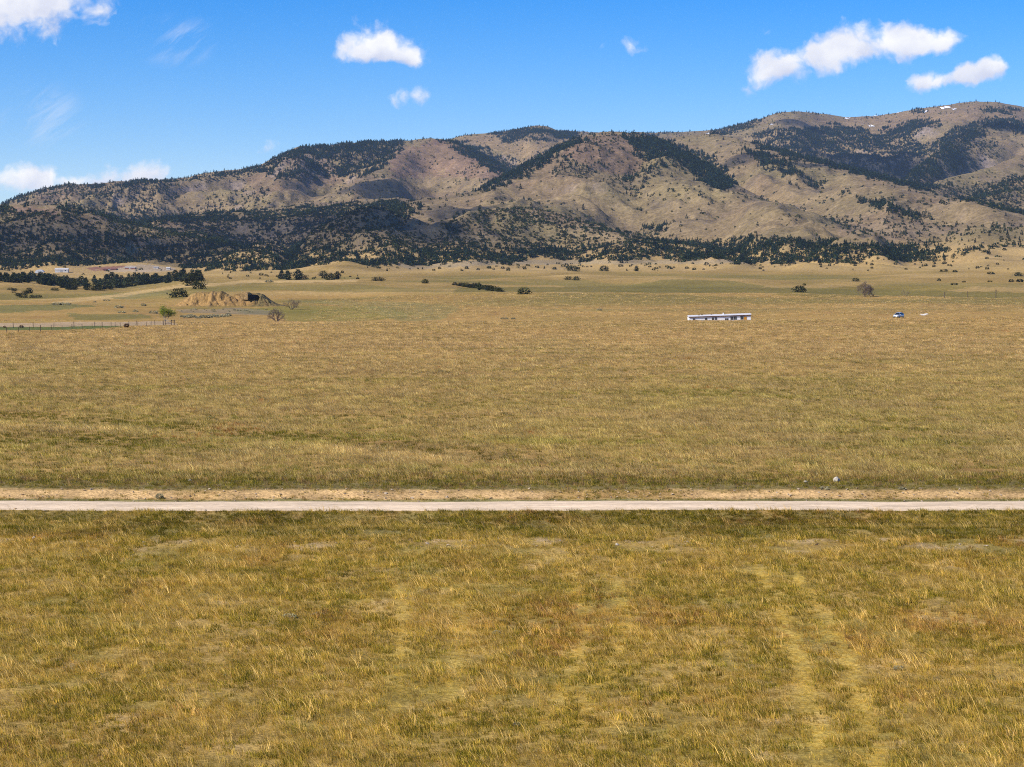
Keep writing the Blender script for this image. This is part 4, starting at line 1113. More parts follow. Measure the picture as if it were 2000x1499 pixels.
# ------------------------------------------------------------------ dirt mound with a cut face
def dirt_mound():
    x0, y0, z0 = hit(432, 599, 600)
    k = y0 / F
    prof = [(325, 0), (338, 2), (352, 12), (372, 28), (380, 31), (400, 31), (428, 33), (434, 30), (442, 24), (456, 27), (470, 29), (500, 29), (508, 26), (518, 18), (528, 9), (540, 3), (556, 0)]
    ax = np.linspace(325, 556, 180); ay = np.linspace(-7.5, 16, 64)
    h = np.interp(ax, *zip(*prof)) * k * 0.9
    h = h * (1 + 0.10 * fbm(ax / 9, ax * 0, 3, 1200))
    X, Yv = np.meshgrid((ax - 432) * k, ay)
    H = np.broadcast_to(h, X.shape)
    rn = fbm(X / 3.2, Yv / 5, 4, 1210); gul = ridged(X / 3.0 + 0.25 * Yv, Yv / 9, 3, 1215) - 0.6
    front = sstep(-6.5 + 1.5 * fbm(X / 6, X * 0, 2, 1211), 2.2, Yv + 1.1 * rn)
    back = 1 - sstep(5, 16, Yv)
    Z = H * front * back + (1.1 * rn + 2.0 * gul) * np.clip(H / 3, 0, 1) * np.clip(front * (1 - front) * 4, 0, 1) + 0.18 * rn * front * (H > 0.3)
    wx = x0 + X; wy = y0 + 5 + Yv
    gz = zat(wx, wy)
    Z = gz - z0 + Z * np.clip(1 - (gz - z0) / 7.0, 0.35, 1) - 0.08
    edge = (ax < 330) | (ax > 552)
    Z[:, edge] -= 0.3; Z[0] -= 0.4; Z[-1] -= 0.4
    V = np.stack([X, Yv + 5, Z], -1).reshape(-1, 3); n = len(ax)
    fs = [(i * n + j, i * n + j + 1, (i + 1) * n + j + 1, (i + 1) * n + j) for i in range(len(ay) - 1) for j in range(n - 1)]
    me = mesh_from('earth_bank', V, fs, 'bare_earth', True)
    c = np.ones((len(V), 4), np.float32)
    grass = sstep(0.75, 1.0, (front + 0.25 * rn)) * 0.45 + sstep(488, 505, np.broadcast_to(ax, X.shape) + 6 * rn) * 0.95 + (1 - sstep(0.0, 0.12, front)) * 0.9
    col = lerp(np.zeros(X.shape + (3,)) + (0.31, 0.190, 0.070), (0.17, 0.13, 0.055), np.clip(grass, 0, 1))
    col = lerp(col, (0.20, 0.125, 0.058), 0.8 * sstep(0.1, 0.5, rn))
    c[:, :3] = col.reshape(-1, 3)
    at = me.attributes.new('cover', 'FLOAT_COLOR', 'POINT'); at.data.foreach_set('color', c.ravel())
    o = add('dirt_mound', None, None, (x0, y0, z0))
    add('earth_bank', me, o)
    # dugout: near-black timber block at the right end, the cut's shade painted into it
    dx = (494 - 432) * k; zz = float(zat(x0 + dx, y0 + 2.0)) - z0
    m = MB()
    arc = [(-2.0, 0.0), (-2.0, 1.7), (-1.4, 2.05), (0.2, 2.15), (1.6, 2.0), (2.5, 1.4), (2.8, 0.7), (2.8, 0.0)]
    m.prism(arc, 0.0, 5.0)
    add('dugout_shade_wall', m.me('dugout_shade_wall', 'shade_dark_timber'), o, (dx, 2.4, zz + 3.0 * 0.9), (0, 0, R(30)))
    m = MB(); m.prism([(-2.0, 0.0), (-2.0, 2.2), (-1.2, 3.0), (0.4, 3.1), (1.2, 2.6), (1.2, 0.0)], 0, 3.2)
    add('dugout_shoulder', me_cover(m, 'dugout_shoulder', (0.30, 0.20, 0.09)), o, (dx - 3.4, 1.6, zz + 2.75), (0, 0, R(-20)))
    tag(o, 'orange eroded dirt mound with a black shaded cut at its right end', 'mound')
def me_cover(m, name, col):
    me = m.me(name, 'bare_earth')
    c = np.ones((len(m.v), 4), np.float32); c[:, :3] = col
    at = me.attributes.new('cover', 'FLOAT_COLOR', 'POINT'); at.data.foreach_set('color', c.ravel())
    return me
dirt_mound()

# ------------------------------------------------------------------ mobile home
def mobile_home():
    y = 588.0; x = (1404.7 - CX) / F * y; k = y / F
    ztop = CAMH + y * tan_el(613.8)
    base = ztop - 3.05
    print('home base', base, 'ground', float(zat(x, y)))
    o = add('mobile_home', None, None, (x, y, base), (0, R(-1.9), R(1.5)))
    L = 60.2 * k; w = 2.1; hw = 2.55
    m = MB()
    m.prism([(-w, -0.6), (w, -0.6), (w, hw), (0, hw + 0.36), (-w, hw)], -L, L)
    m.v = [(b, a, c) for a, b, c in m.v]; m.f = [tuple(reversed(f)) for f in m.f]
    add('wall', m.me('wall', 'white_siding'), o)
    rf = None
    for s in (-1, 1):
        m = MB()
        q = [(s * (w + 0.22), hw + 0.06), (s * (w + 0.22), hw + 0.0), (0, hw + 0.40), (0, hw + 0.46)]
        m.prism(q, -L - 0.2, L + 0.2)
        m.v = [(b, a, c) for a, b, c in m.v]
        r_ = add('roof', m.me('roof', 'grey_metal_roof'), o); rf = rf or r_
    m = MB(); m.box(-L - 0.21, L + 0.21, -w - 0.26, -w - 0.225, hw - 0.20, hw + 0.055)
    add('fascia', m.me('fascia', 'brown_trim'), o)
    for xp, hh, mt, rr in ((1413, 0.42, 'white_siding', 0.2), (1389, 0.25, 'dark_plastic', 0.1), (1371, 0.14, 'dark_plastic', 0.22), (1365, 0.12, 'dark_plastic', 0.2)):
        m = MB(); m.tube((0, 0, 0), (0, 0, hh), rr, rr, 8); m.tube((0, 0, hh), (0, 0, hh + 0.06), rr * 1.3, rr * 1.3, 8)
        add('roof_vent', m.me('roof_vent', mt), rf, ((xp - 1404.7) * k, -0.5, hw + 0.34))
    for a, b, z0, z1 in ((1351.8, 1356, 1.35, 2.05), (1375.4, 1379.5, 1.45, 2.1), (1388.9, 1392.6, 1.4, 2.15), (1394.5, 1398.6, 1.4, 2.15), (1414.4, 1420.8, 1.2, 1.75), (1425.3, 1430.5, 1.3, 2.2), (1432, 1437.3, 1.3, 2.2), (1444.8, 1450.4, 1.3, 2.2)):
        xa, xb = (a - 1404.7) * k, (b - 1404.7) * k
        fr = MB()
        for bx in ((xa, xb, z0 - 0.06, z0), (xa, xb, z1, z1 + 0.06), (xa - 0.06, xa, z0 - 0.06, z1 + 0.06), (xb, xb + 0.06, z0 - 0.06, z1 + 0.06), ((xa + xb) / 2 - 0.025, (xa + xb) / 2 + 0.025, z0, z1)):
            fr.box(bx[0], bx[1], -w - 0.05, -w - 0.003, bx[2], bx[3])
        wi = add('window', fr.me('window', 'window_frame'), o)
        m = MB(); m.box(xa, xb, -w - 0.02, -w - 0.004, z0, z1)
        add('pane', m.me('pane', 'window_glass'), wi)
    xa, xb = (1451.4 - 1404.7) * k, (1456.8 - 1404.7) * k
    m = MB(); m.box(xa, xb, -w - 0.045, -w - 0.003, 0.15, 2.15)
    d = add('door', m.me('door', 'orange_door'), o)
    m = MB(); m.box(xa + 0.08, xa + 0.16, -w - 0.09, -w - 0.046, 1.05, 1.13)
    add('handle', m.me('handle', 'rim'), d)
    tag(o, 'long white mobile home with grey roof, brown trim and orange door', 'mobile home')
mobile_home()

# ------------------------------------------------------------------ parked car
def car():
    x, y, z = hit(1755, 621.4, 400, 620)
    print('car', x, y, z)
    o = add('parked_car', None, None, (x, y, z), (0, 0, math.atan2(-0.82, -0.57)))
    # sections along the car (nose at +x): x, half width, underside, shoulder height
    sec = [(-2.2, 0.70, 0.45, 0.88), (-2.12, 0.82, 0.32, 0.98), (-1.6, 0.90, 0.24, 1.02), (-0.6, 0.92, 0.22, 1.0), (0.5, 0.92, 0.22, 0.98), (1.1, 0.91, 0.22, 0.95), (1.7, 0.88, 0.24, 0.86), (2.1, 0.80, 0.30, 0.74), (2.22, 0.66, 0.38, 0.62)]
    rows = []
    for (a, w, b, t) in sec:
        rows.append([(a, -w * 0.85, b), (a, -w, b + 0.15), (a, -w, t - 0.16), (a, -w * 0.93, t - 0.03), (a, -w * 0.6, t + 0.02), (a, 0, t + 0.04), (a, w * 0.6, t + 0.02), (a, w * 0.93, t - 0.03), (a, w, t - 0.16), (a, w, b + 0.15), (a, w * 0.85, b), (a, -w * 0.85, b)])
    m = MB(); m.quadgrid(rows); n = len(rows[0])
    m.f.append(tuple(range(n - 1))[::-1]); m.f.append(tuple((len(rows) - 1) * n + k for k in range(n - 1)))
    body = add('body', m.me('body', 'car_paint', True), o)
    g = MB()
    cab = [(-2.0, 0.80, 0.98, 0.66, -1.75, 1.40), (-0.9, 0.84, 1.0, 0.68, -0.9, 1.56), (0.25, 0.84, 0.98, 0.66, 0.05, 1.54), (1.15, 0.80, 0.96, 0.60, 0.42, 1.44)]
    rows = []
    for (a, w, b, wt, at, t) in cab:
        rows.append([(a, -w, b), (at, -wt, t), (at, wt, t), (a, w, b)])
    g.quadgrid(rows)
    g.f += [(0, 1, 2, 3), (12, 15, 14, 13)]
    add('windows', g.me('windows', 'car_glass'), o)
    rt = MB()
    rt.quadgrid([[(at, -wt - 0.02, t - 0.02), (at, -wt * 0.7, t + 0.05), (at, 0, t + 0.07), (at, wt * 0.7, t + 0.05), (at, wt + 0.02, t - 0.02)] for (a, w, b, wt, at, t) in cab])
    add('roof', rt.me('roof', 'car_paint', True), o)
    for s in (-1, 1):
        for i in (0, 1, 2, 3):
            a, w, b, wt, at, t = cab[i]
            p = MB(); p.tube((a, s * (w + 0.005), b - 0.02), (at, s * (wt + 0.01), t), 0.045, 0.04, 5)
            add('pillar', p.me('pillar', 'car_paint' if i in (0, 3) else 'dark_plastic'), o)
        p = MB(); p.box(2.02, 2.17, s * 0.48 - 0.17, s * 0.48 + 0.17, 0.60, 0.72)
        add('headlight', p.me('headlight', 'lamp_glass'), o)
        p = MB(); p.box(0.72, 0.88, s * 1.0 - 0.1, s * 1.0 + 0.1, 1.0, 1.14)
        add('mirror', p.me('mirror', 'car_paint'), o)
        p = MB(); p.box(-0.05, 0.12, s * 0.945 - 0.012, s * 0.945 + 0.012, 0.80, 0.83)
        add('door_handle', p.me('door_handle', 'dark_plastic'), o)
        for wx in (-1.35, 1.35):
            ty = MB()
            prof = [(0.20, -0.11), (0.31, -0.11), (0.335, -0.07), (0.335, 0.07), (0.31, 0.11), (0.20, 0.11)]
            ty.quadgrid([[(r_ * math.cos(6.2832 * k / 18), yv, r_ * math.sin(6.2832 * k / 18)) for r_, yv in prof] for k in range(19)])
            wh = add('wheel', ty.me('tyre', 'tyre', True), o, (wx, s * 0.83, 0.335))
            rm = MB(); rm.tube((0, -0.1, 0), (0, 0.1, 0), 0.205, 0.205, 12)
            add('rim', rm.me('rim', 'rim'), wh)
    p = MB(); p.box(2.17, 2.25, -0.45, 0.45, 0.40, 0.52)
    add('grille', p.me('grille', 'dark_plastic'), o)
    tag(o, 'silver blue car parked on the grass facing left', 'car')
car()
def boards():
    x, y, z = hit(1805, 617.5, 400, 640)
    o = add('board_pile', None, None, (x, y, z), (0, 0, 0.1))
    for i, (a, b, c, d, e, t) in enumerate(((-1.1, 0.2, -0.6, 0.6, 0.32, 0.08), (-0.2, 0.55, -0.5, 0.5, 0.42, -0.12), (0.4, 1.5, -0.3, 0.5, 0.45, -0.1), (-0.6, 1.2, -0.9, -0.4, 0.12, 0.02))):
        m = MB(); m.box(a, b, c, d, -0.03, 0.03)
        add('board', m.me('board', 'pale_wood'), o, (0, 0, e), (R(18), t, 0.2 * i))
    tag(o, 'small pile of pale boards on the grass right of the car', 'boards')
boards()

# ------------------------------------------------------------------ stones, snow, far farm buildings
def stone(px, py, wpx, label, seed, tall=0.8, name='stone', lo=40):
    x, y, z = hit(px, py, lo); r = wpx * y / F / 2
    q_ = np.random.default_rng(seed)
    dirs = [(math.sin(t) * math.cos(a), math.sin(t) * math.sin(a), math.cos(t)) for t in np.linspace(0.05, 3.09, 7) for a in np.linspace(0, 6.2832, 10)[:-1] + q_.uniform(0, 1)]
    cuts = [(lambda d: d / np.linalg.norm(d))(q_.normal(0, 1, 3)) for _ in range(9)]
    pts = []
    for d in dirs:
        d = np.array(d); k = 1.0
        for c in cuts:
            e = float(d @ c)
            if e > 0.05:
                k = min(k, 0.72 / e)
        taper = 1.0 - 0.35 * max(0, d[2])
        pts.append((d[0] * k * r * taper, d[1] * k * r * taper, (d[2] * k * tall + 0.35) * r * 1.1))
    f = []
    for i in range(6):
        for j in range(9):
            f.append((i * 9 + j, i * 9 + (j + 1) % 9, (i + 1) * 9 + (j + 1) % 9, (i + 1) * 9 + j))
    f += [tuple(range(8, -1, -1)), tuple(54 + j for j in range(9))]
    o = add(name, mesh_from(name, pts, f, 'limestone'), None, (x, y, z))
    return tag(o, label, name)
stone(1634, 942, 15, 'pale pointed boulder with a dark crack behind the road, right', 3, 1.25, 'boulder')
stone(1443, 1077, 9, 'small white stone on the soil below the road, right', 5)
stone(371, 941, 9, 'small white stone at the field edge behind the road, left', 6)
stone(1573, 944, 12, 'flat pale stone left of the boulder', 7, 0.45)
stone(800, 1038, 8, 'small yellowish stone in the green strip below the road, middle', 8)
stone(1205, 1066, 9, 'small pale stone in the strip below the road, right of middle', 9, 0.6)
stone(66, 1053, 10, 'small pale stone in the strip below the road, near the left edge', 10, 0.6)

def snow_patch(px, py, w, h, label):
    x, y, z = hit(px, py, 4500); kx = w * y / F / 2
    n, m_ = 18, 7
    dep = h * 26.0
    v = []
    for i in range(m_):
        for j in range(n):
            u = j / (n - 1) * 2 - 1; t = i / (m_ - 1) * 2 - 1
            rad = math.sqrt(max(0, 1 - u * u))
            xx = x + kx * u; yy_ = y + dep * t * rad * (0.7 + 0.5 * math.sin(5 * u + px)) + 12 * math.sin(7 * u + px)
            v.append((xx, yy_, float(zat(xx, yy_)) + 1.2))
    f = [(i * n + j, i * n + j + 1, (i + 1) * n + j + 1, (i + 1) * n + j) for i in range(m_ - 1) for j in range(n - 1)]
    o = add('snow_patch', mesh_from('snow_patch', v, f, 'snow', True))
    tag(o, label, 'snow')
for (px, py, w, h, lab) in [(1703, 227, 22, 1.6, 'widest white snow patch on the right skyline saddle'), (1655, 232, 14, 0.8, 'thin snow streak left of the widest patch'), (1720, 222, 8, 1.0, 'short snow streak right of the widest patch'),
                            (1758, 217, 14, 1.2, 'snow streak halfway up the right summit ridge'), (1783, 212, 16, 1.2, 'snow streak beside small trees on the right summit ridge'), (1806, 219, 12, 1.0, 'snow patch just below the ridge trees'),
                            (1846, 211, 17, 1.5, 'bright snow patch below the right summit'), (1864, 214, 8, 0.9, 'small snow fleck right of the bright summit patch'), (1978, 212, 9, 0.8, 'snow fleck near the right edge of the summit'),
                            (1702, 247, 10, 0.9, 'low snow fleck above the dark valley forest'), (1383, 261, 9, 1.4, 'snow fleck on the saddle right of the main hill'), (1507, 244, 5, 0.8, 'tiny snow fleck left of the valley forest')]:
    snow_patch(px, py, w, h, lab)

def shed(px, py, wpx, hpx, label, kind, wall, roof, turn=0.0, name='farm_shed', cat='shed'):
    x, y, z = hit(px, py, 1500); w = wpx * y / F / 2; h = hpx * y / F; d = max(3.0, w * 0.6)
    o = add(name, None, None, (x, y, z), (0, 0, turn))
    if kind == 'arch':
        m = MB(); m.prism([(w * math.cos(a), h * math.sin(a) - 0.3) for a in np.linspace(0, math.pi, 13)], -d, d)
        add('roof', m.me('roof', roof), o)
        m = MB(); m.box(-w * 0.35, w * 0.35, -d - 0.12, -d - 0.01, -0.2, h * 0.6)
        add('door', m.me('door', 'window_frame'), o)
    else:
        m = MB(); m.box(-w, w, -d, d, -0.5, h * 0.66)
        wl = add('wall', m.me('wall', wall), o)
        m = MB()
        for s in (-1, 1):
            m.quadgrid([[(-w - 0.4, s * (d + 0.4), h * 0.62), (w + 0.4, s * (d + 0.4), h * 0.62)], [(-w - 0.4, 0, h), (w + 0.4, 0, h)]])
        m.f += [(0, 2, 4), (1, 5, 3)]
        add('roof', m.me('roof', roof), o)
        m = MB(); m.box(-w * 0.2, w * 0.15, -d - 0.08, -d - 0.01, -0.3, h * 0.45)
        add('door', m.me('door', 'window_frame'), o)
        m = MB(); m.box(w * 0.5, w * 0.7, -d - 0.06, -d - 0.01, h * 0.25, h * 0.45)
        add('window', m.me('window', 'window_glass'), o)
    tag(o, label, cat)
shed(78, 533.5, 18, 7, 'round roofed blue grey shed left of the white barn', 'arch', None, 'shed_metal')
shed(121, 532, 25, 8, 'white gabled barn below the left hill', 'gable', 'barn_white', 'barn_roof', 0.1, 'barn', 'barn')
shed(329, 527, 7, 5, 'tiny white house at the right end of the farm clearing', 'gable', 'barn_white', 'barn_roof', 0, 'small_house', 'house')
shed(215, 528, 26, 4, 'long low rust red shed in the farm clearing', 'gable', 'rust_red', 'rust_red', 0.05)
shed(255, 525.5, 20, 4, 'short rust red shed right of the long one', 'gable', 'rust_red', 'barn_roof', -0.05)
shed(305, 524.5, 9, 3, 'low pale trailer between the red sheds and the tiny house', 'gable', 'barn_white', 'barn_roof', 0, 'trailer', 'trailer')
# ------------------------------------------------------------------ grass
def tuft(name, n, hgt, spread, lean, wid, seed, cols, curl=0.35):
    """n bent blades or stems; lean pushes them to the left, as the wind has laid them"""
    r = np.random.default_rng(seed)
    v = []; f = []; c = []
    for i in range(n):
        a = r.uniform(0, 6.28); rad = spread * math.sqrt(r.uniform(0, 1))
        b = np.array([rad * math.cos(a), rad * math.sin(a), -0.02])
        h = hgt * r.uniform(0.45, 1.15)
        d = np.array([-lean * r.uniform(0.2, 1.5) + r.normal(0, 0.28), r.normal(0, 0.28), 1.0])
        d /= np.linalg.norm(d)
        m = b + d * h * 0.55
        e = m + (d + np.array([-curl * r.uniform(0, 1.6), r.normal(0, 0.15), -0.25 * r.uniform(0, 1.5)])) * h * 0.45
        t = r.uniform(0, 3.14); w = np.array([math.cos(t), 0.35 * math.sin(t), 0]) * wid * r.uniform(0.6, 1.4)
        k = len(v)
        v += [tuple(b - w), tuple(b + w), tuple(m - w * 0.8), tuple(m + w * 0.8), tuple(e)]
        f += [(k, k + 1, k + 3, k + 2), (k + 2, k + 3, k + 4)]
        col = np.array(cols[r.integers(len(cols))]) * r.uniform(0.75, 1.25)
        c += [tuple(col)] * 5
    return mesh_from(name, v, f, 'grass_blade', False, c)

ST = [(0.62, 0.40, 0.125), (0.72, 0.50, 0.20), (0.52, 0.33, 0.095), (0.46, 0.32, 0.065)]
GR = [(0.16, 0.15, 0.022), (0.27, 0.23, 0.030), (0.115, 0.112, 0.020), (0.36, 0.275, 0.042)]
MX = ST + GR[1:2] + GR[3:4]
BR = [(0.29, 0.16, 0.07), (0.38, 0.225, 0.095), (0.22, 0.145, 0.06)]
YE = [(0.62, 0.44, 0.075), (0.52, 0.39, 0.06), (0.44, 0.34, 0.05)]
FD = [(0.68, 0.485, 0.21), (0.74, 0.54, 0.25), (0.60, 0.415, 0.155), (0.54, 0.385, 0.12), (0.38, 0.28, 0.08), (0.44, 0.27, 0.12)]
SRC = [tuft('straw_tuft', 24, 0.28, 0.22, 0.4, 0.006, 700 + k, MX) for k in range(3)] + \
      [tuft('green_tuft', 34, 0.21, 0.19, 0.2, 0.007, 710 + k, GR + ST[3:4]) for k in range(3)] + \
      [tuft('matted_tuft', 24, 0.30, 0.30, 1.9, 0.006, 720 + k, ST + YE, 0.9) for k in range(2)] + \
      [tuft('stem_tuft', 6, 0.52, 0.16, 0.48, 0.0058, 730 + k, [(0.80, 0.58, 0.26), (0.70, 0.47, 0.17)], 0.5) for k in range(3)] + \
      [tuft('brown_tuft', 28, 0.30, 0.22, 0.3, 0.006, 740 + k, BR + ST[2:3]) for k in range(2)] + \
      [tuft('field_tuft', 42, 0.40, 0.55, 0.45, 0.0095, 750 + k, FD) for k in range(4)]
I_ST, I_GR, I_MAT, I_STEM, I_BR, I_FLD = (0, 3), (3, 3), (6, 2), (8, 3), (11, 2), (13, 4)

def near_ground(n, y0, y1, margin=1.22):
    # even over the ground inside the view wedge, with a margin at both sides
    y = np.sqrt(rng.uniform(y0 * y0, y1 * y1, n)); s = rng.uniform(-0.262 * margin, 0.262 * margin, n)
    return s * y, y
def choose(rngs, n):
    return rngs[0] + rng.integers(0, rngs[1], n)
def grass_near():
    n = 112000
    x, y = near_ground(n, 47, 116)
    mid = 118.2 + 0.6 * pnoise(x / 60, 0 * x, 21) - 0.010 * x
    d = y - mid
    tr = track_weight(x, y)
    g = fbm(x / 5.5, y / 8, 4, 810); h = fbm(x / 2.0, y / 2.8, 3, 811); k = fbm(x / 9, y / 12, 3, 812); b = fbm(x / 3.2, y / 4.5, 3, 813)
    u = rng.random(n)
    green = sstep(-0.40, 0.40, g + 0.6 * h) * 0.56
    strip = bump(d + 1.6 * h, -14.0, -2.6, 1.2) * sstep(-0.6, 0.2, b + 0.6 * k)
    bare = np.clip(sstep(-0.05, 0.35, b) * 0.72 + bump(d + h, -20, -14.5, 1.0) * sstep(-0.15, 0.35, b) * 0.8, 0, 0.92)
    green = np.clip(green + 0.55 * strip, 0, 0.93)
    idx = np.where(u < green, choose(I_GR, n), np.where(u < green + 0.30 * (1 - green), choose(I_MAT, n), choose(I_ST, n)))
    br = (rng.random(n) < 0.18 * sstep(0.1, 0.5, k)); idx = np.where(br, choose(I_BR, n), idx)
    stem = (rng.random(n) < 0.16 * (0.4 + sstep(-0.2, 0.4, -g))) & (tr < 0.4); idx = np.where(stem, choose(I_STEM, n), idx)
    onp = rng.random(n) < tr * 1.6
    idx = np.where(onp, choose(I_MAT, n), idx)
    keep = (rng.random(n) > bare) & (d < -2.5 + 0.25 * h)
    sc = rng.uniform(0.6, 1.25, n) * (1 - 0.35 * onp) * (0.85 + 0.35 * sstep(-0.3, 0.4, h))
    sz = sc * np.where(onp, 0.35, 1.0)
    tint = np.ones((n, 3)) * (1.0 + 0.30 * h[:, None])
    tint = tint * (1 + np.outer(sstep(0.0, 0.5, k), (0.02, -0.08, -0.10)))
    tint *= np.exp(rng.normal(0, 0.20, n))[:, None]
    tint *= (1.03, 1.0, 0.74)
    tint[onp] *= (1.2, 1.15, 0.8)
    tint *= (1 - 0.30 * strip)[:, None]
    # pressed straw in the ruts and on the bare places
    m = 60000
    x2, y2 = near_ground(m, 47, 116); t2 = track_weight(x2, y2)
    b2 = sstep(-0.05, 0.35, fbm(x2 / 3.2, y2 / 4.5, 3, 813))
    k2 = (rng.random(m) < np.clip(0.85 * t2 + 0.16 * b2, 0, 1)) & (y2 < 112)
    x2, y2 = x2[k2], y2[k2]; m = len(x2)
    s2 = rng.uniform(0.45, 0.9, m)
    ti2 = np.exp(rng.normal(0, 0.25, m))[:, None] * np.array([[1.08, 1.06, 0.66]])
    return (np.concatenate([x[keep], x2]), np.concatenate([y[keep], y2]), np.concatenate([idx[keep], choose(I_MAT, m)]), np.concatenate([sc[keep], s2]),
            np.concatenate([sz[keep], s2 * 0.4]), np.concatenate([tint[keep], ti2]))

def grass_verge():
    """strip between road and bank, the bank's thin clumps and the rank edge of the field"""
    n = 9000
    x, y = near_ground(n, 119.5, 134)
    mid = 118.2 + 0.6 * pnoise(x / 60, 0 * x, 21) - 0.010 * x
    d = y - mid; h = fbm(x / 2.5, y / 1.5, 3, 820); k = fbm(x / 7, y / 2, 3, 821)
    w = bump(d + 0.4 * h, 2.75, 3.8, 0.25) * 0.75 + bump(d + 0.9 * h, 6.1, 16, 0.5) * 1.0 + bump(d, 3.6, 6.1, 0.3) * (0.30 * (h > 0.05) + 0.8 * sstep(0.12, 0.4, fbm(x / 14, y * 0, 2, 825)))
    keep = rng.random(n) < w
    u = rng.random(n)
    g = 0.55 + 0.35 * sstep(-0.2, 0.3, k)
    idx = np.where(u < g, choose(I_GR, n), np.where(u < g + 0.15, choose(I_BR, n), choose(I_ST, n)))
    sc = rng.uniform(0.7, 1.4, n) * np.where(d < 8, 0.75, 1.15)
    tint = np.ones((n, 3)) * (0.95 + 0.2 * h[:, None])
    return x[keep], y[keep], idx[keep], sc[keep], sc[keep], tint[keep]

def grass_field():
    xs = []; ys = []
    for (a, b, dens) in ((130, 180, 2.6), (180, 260, 1.7), (260, 380, 1.05), (380, 575, 0.62), (620, 1000, 0.10)):
        m = int(dens * 0.262 * 1.22 * (b * b - a * a))
        x, y = near_ground(m, a, b); xs.append(x); ys.append(y)
    x = np.concatenate(xs); y = np.concatenate(ys); n = len(x)
    px, py = px_of(x, y, zat(x, y))
    keep = ~inpoly(px, py, [(-900, 630), (345, 627), (345, 636), (262, 637), (180, 643), (100, 647), (0, 651), (-900, 660)])
    g = fbm(x / 26, y / 60, 4, 830); h = fbm(x / 5, y / 12, 3, 831); k = fbm(x / 18, y / 26, 4, 832); row = fbm(x / 60, y / 9, 3, 833)
    u = rng.random(n)
    band = fbm(x / 45, y / 11, 4, 834); patch = fbm(x / 13, y / 22, 4, 835)
    wig = 1.6 * pnoise(x / 22, x * 0, 840)
    line = np.exp(-((y - 184 + 0.12 * x - wig) / 2.4) ** 2) * (0.55 + 0.6 * pnoise(x / 9, x * 0, 841))
    lft = np.interp(x, [-60, -45.5, -32.8, -18, -7.5, 0, 10], [182, 177, 170, 155.5, 145, 138, 132]) + 0.5 * wig
    leftw = 1 - sstep(-4, 10, x)
    line = line + 0.8 * np.exp(-((y - lft - 8.0) / 4.5) ** 2) * leftw + 0.55 * np.exp(-((y - lft + 9) / 4.0) ** 2) * (1 - sstep(-34, -18, x))
    pale = np.exp(-((y - lft) / 3.2) ** 2) * leftw + 0.6 * np.exp(-((y - 178.5 + 0.10 * x - wig) / 2.2) ** 2) * sstep(-12, 2, x)
    nearw = 1 - sstep(190, 380, y)
    pg = 0.10 + 0.34 * sstep(-0.1, 0.4, g) * nearw + 0.25 * sstep(0.0, 0.4, band) * (1 - 0.6 * sstep(300, 500, y)) + 0.7 * line - 0.3 * pale
    pg = np.where(y > 600, 0.05, pg)
    idx = np.where(u < pg, choose(I_GR, n), choose(I_FLD, n))
    st = rng.random(n) < 0.08; idx = np.where(st, choose(I_STEM, n), idx)
    rust = rng.random(n) < 0.55 * sstep(0.33, 0.6, k); idx = np.where(rust, choose(I_BR, n), idx)
    sc = rng.uniform(0.75, 1.3, n) * (0.9 + 0.25 * sstep(-0.3, 0.3, h)) * np.where((idx >= 3) & (idx < 6), 1.5, 1.0) * np.where(y > 300, 1.1, 1.0) * np.where(y > 600, 1.9, 1.0)
    sz = np.clip(sc * np.where(y > 420, 0.85, 1.0), 0, 1.4) * np.where(y > 600, 0.8, 1.0)
    keep &= (y < 600) | (px > 620 + 60 * h) & (rng.random(n) < 0.9) & (y < 905 + 20 * h)
    tint = np.exp(rng.normal(0, 0.12, n))[:, None] * np.ones((n, 3)) * (1.0 + 0.22 * h + 0.22 * row * sstep(160, 300, y) + 0.22 * patch + 0.28 * pale - 0.22 * np.clip(line, 0, 1))[:, None]
    tint *= 1 - np.outer(nearw * (0.6 + 0.8 * sstep(-0.3, 0.3, patch)), (0.13, 0.09, 0.24)) - np.outer(sstep(0.0, 0.4, band), (0.12, 0.07, 0.16))
    tint[rust] *= (1.35, 0.85, 0.7)
    tint *= 1 + np.outer(sstep(250, 520, y), (0.06, 0.03, 0.02))
    return x[keep], y[keep], idx[keep], sc[keep], sz[keep], tint[keep]

for nm, fn, lab in (('meadow_grass', grass_near, 'mixed straw and olive grass in front of the gravel road'),
                    ('verge_grass', grass_verge, 'dark green verge grass along the far side of the gravel road'),
                    ('field_grass', grass_field, 'wide field of pale dry grass behind the gravel road')):
    x, y, idx, sc_, sz, tint = fn()
    n = len(x)
    P = np.stack([x, y, zat(x, y)], -1)
    rot = np.stack([rng.normal(0, 0.06, n), rng.normal(0, 0.06, n), rng.normal(0, 0.45, n)], -1)
    o = scatter(nm, P, idx, rot, np.stack([sc_, sc_, sz], -1), np.clip(tint, 0.4, 1.8), SRC)
    o['label'] = lab; o['category'] = 'grass'
    print(nm, n)

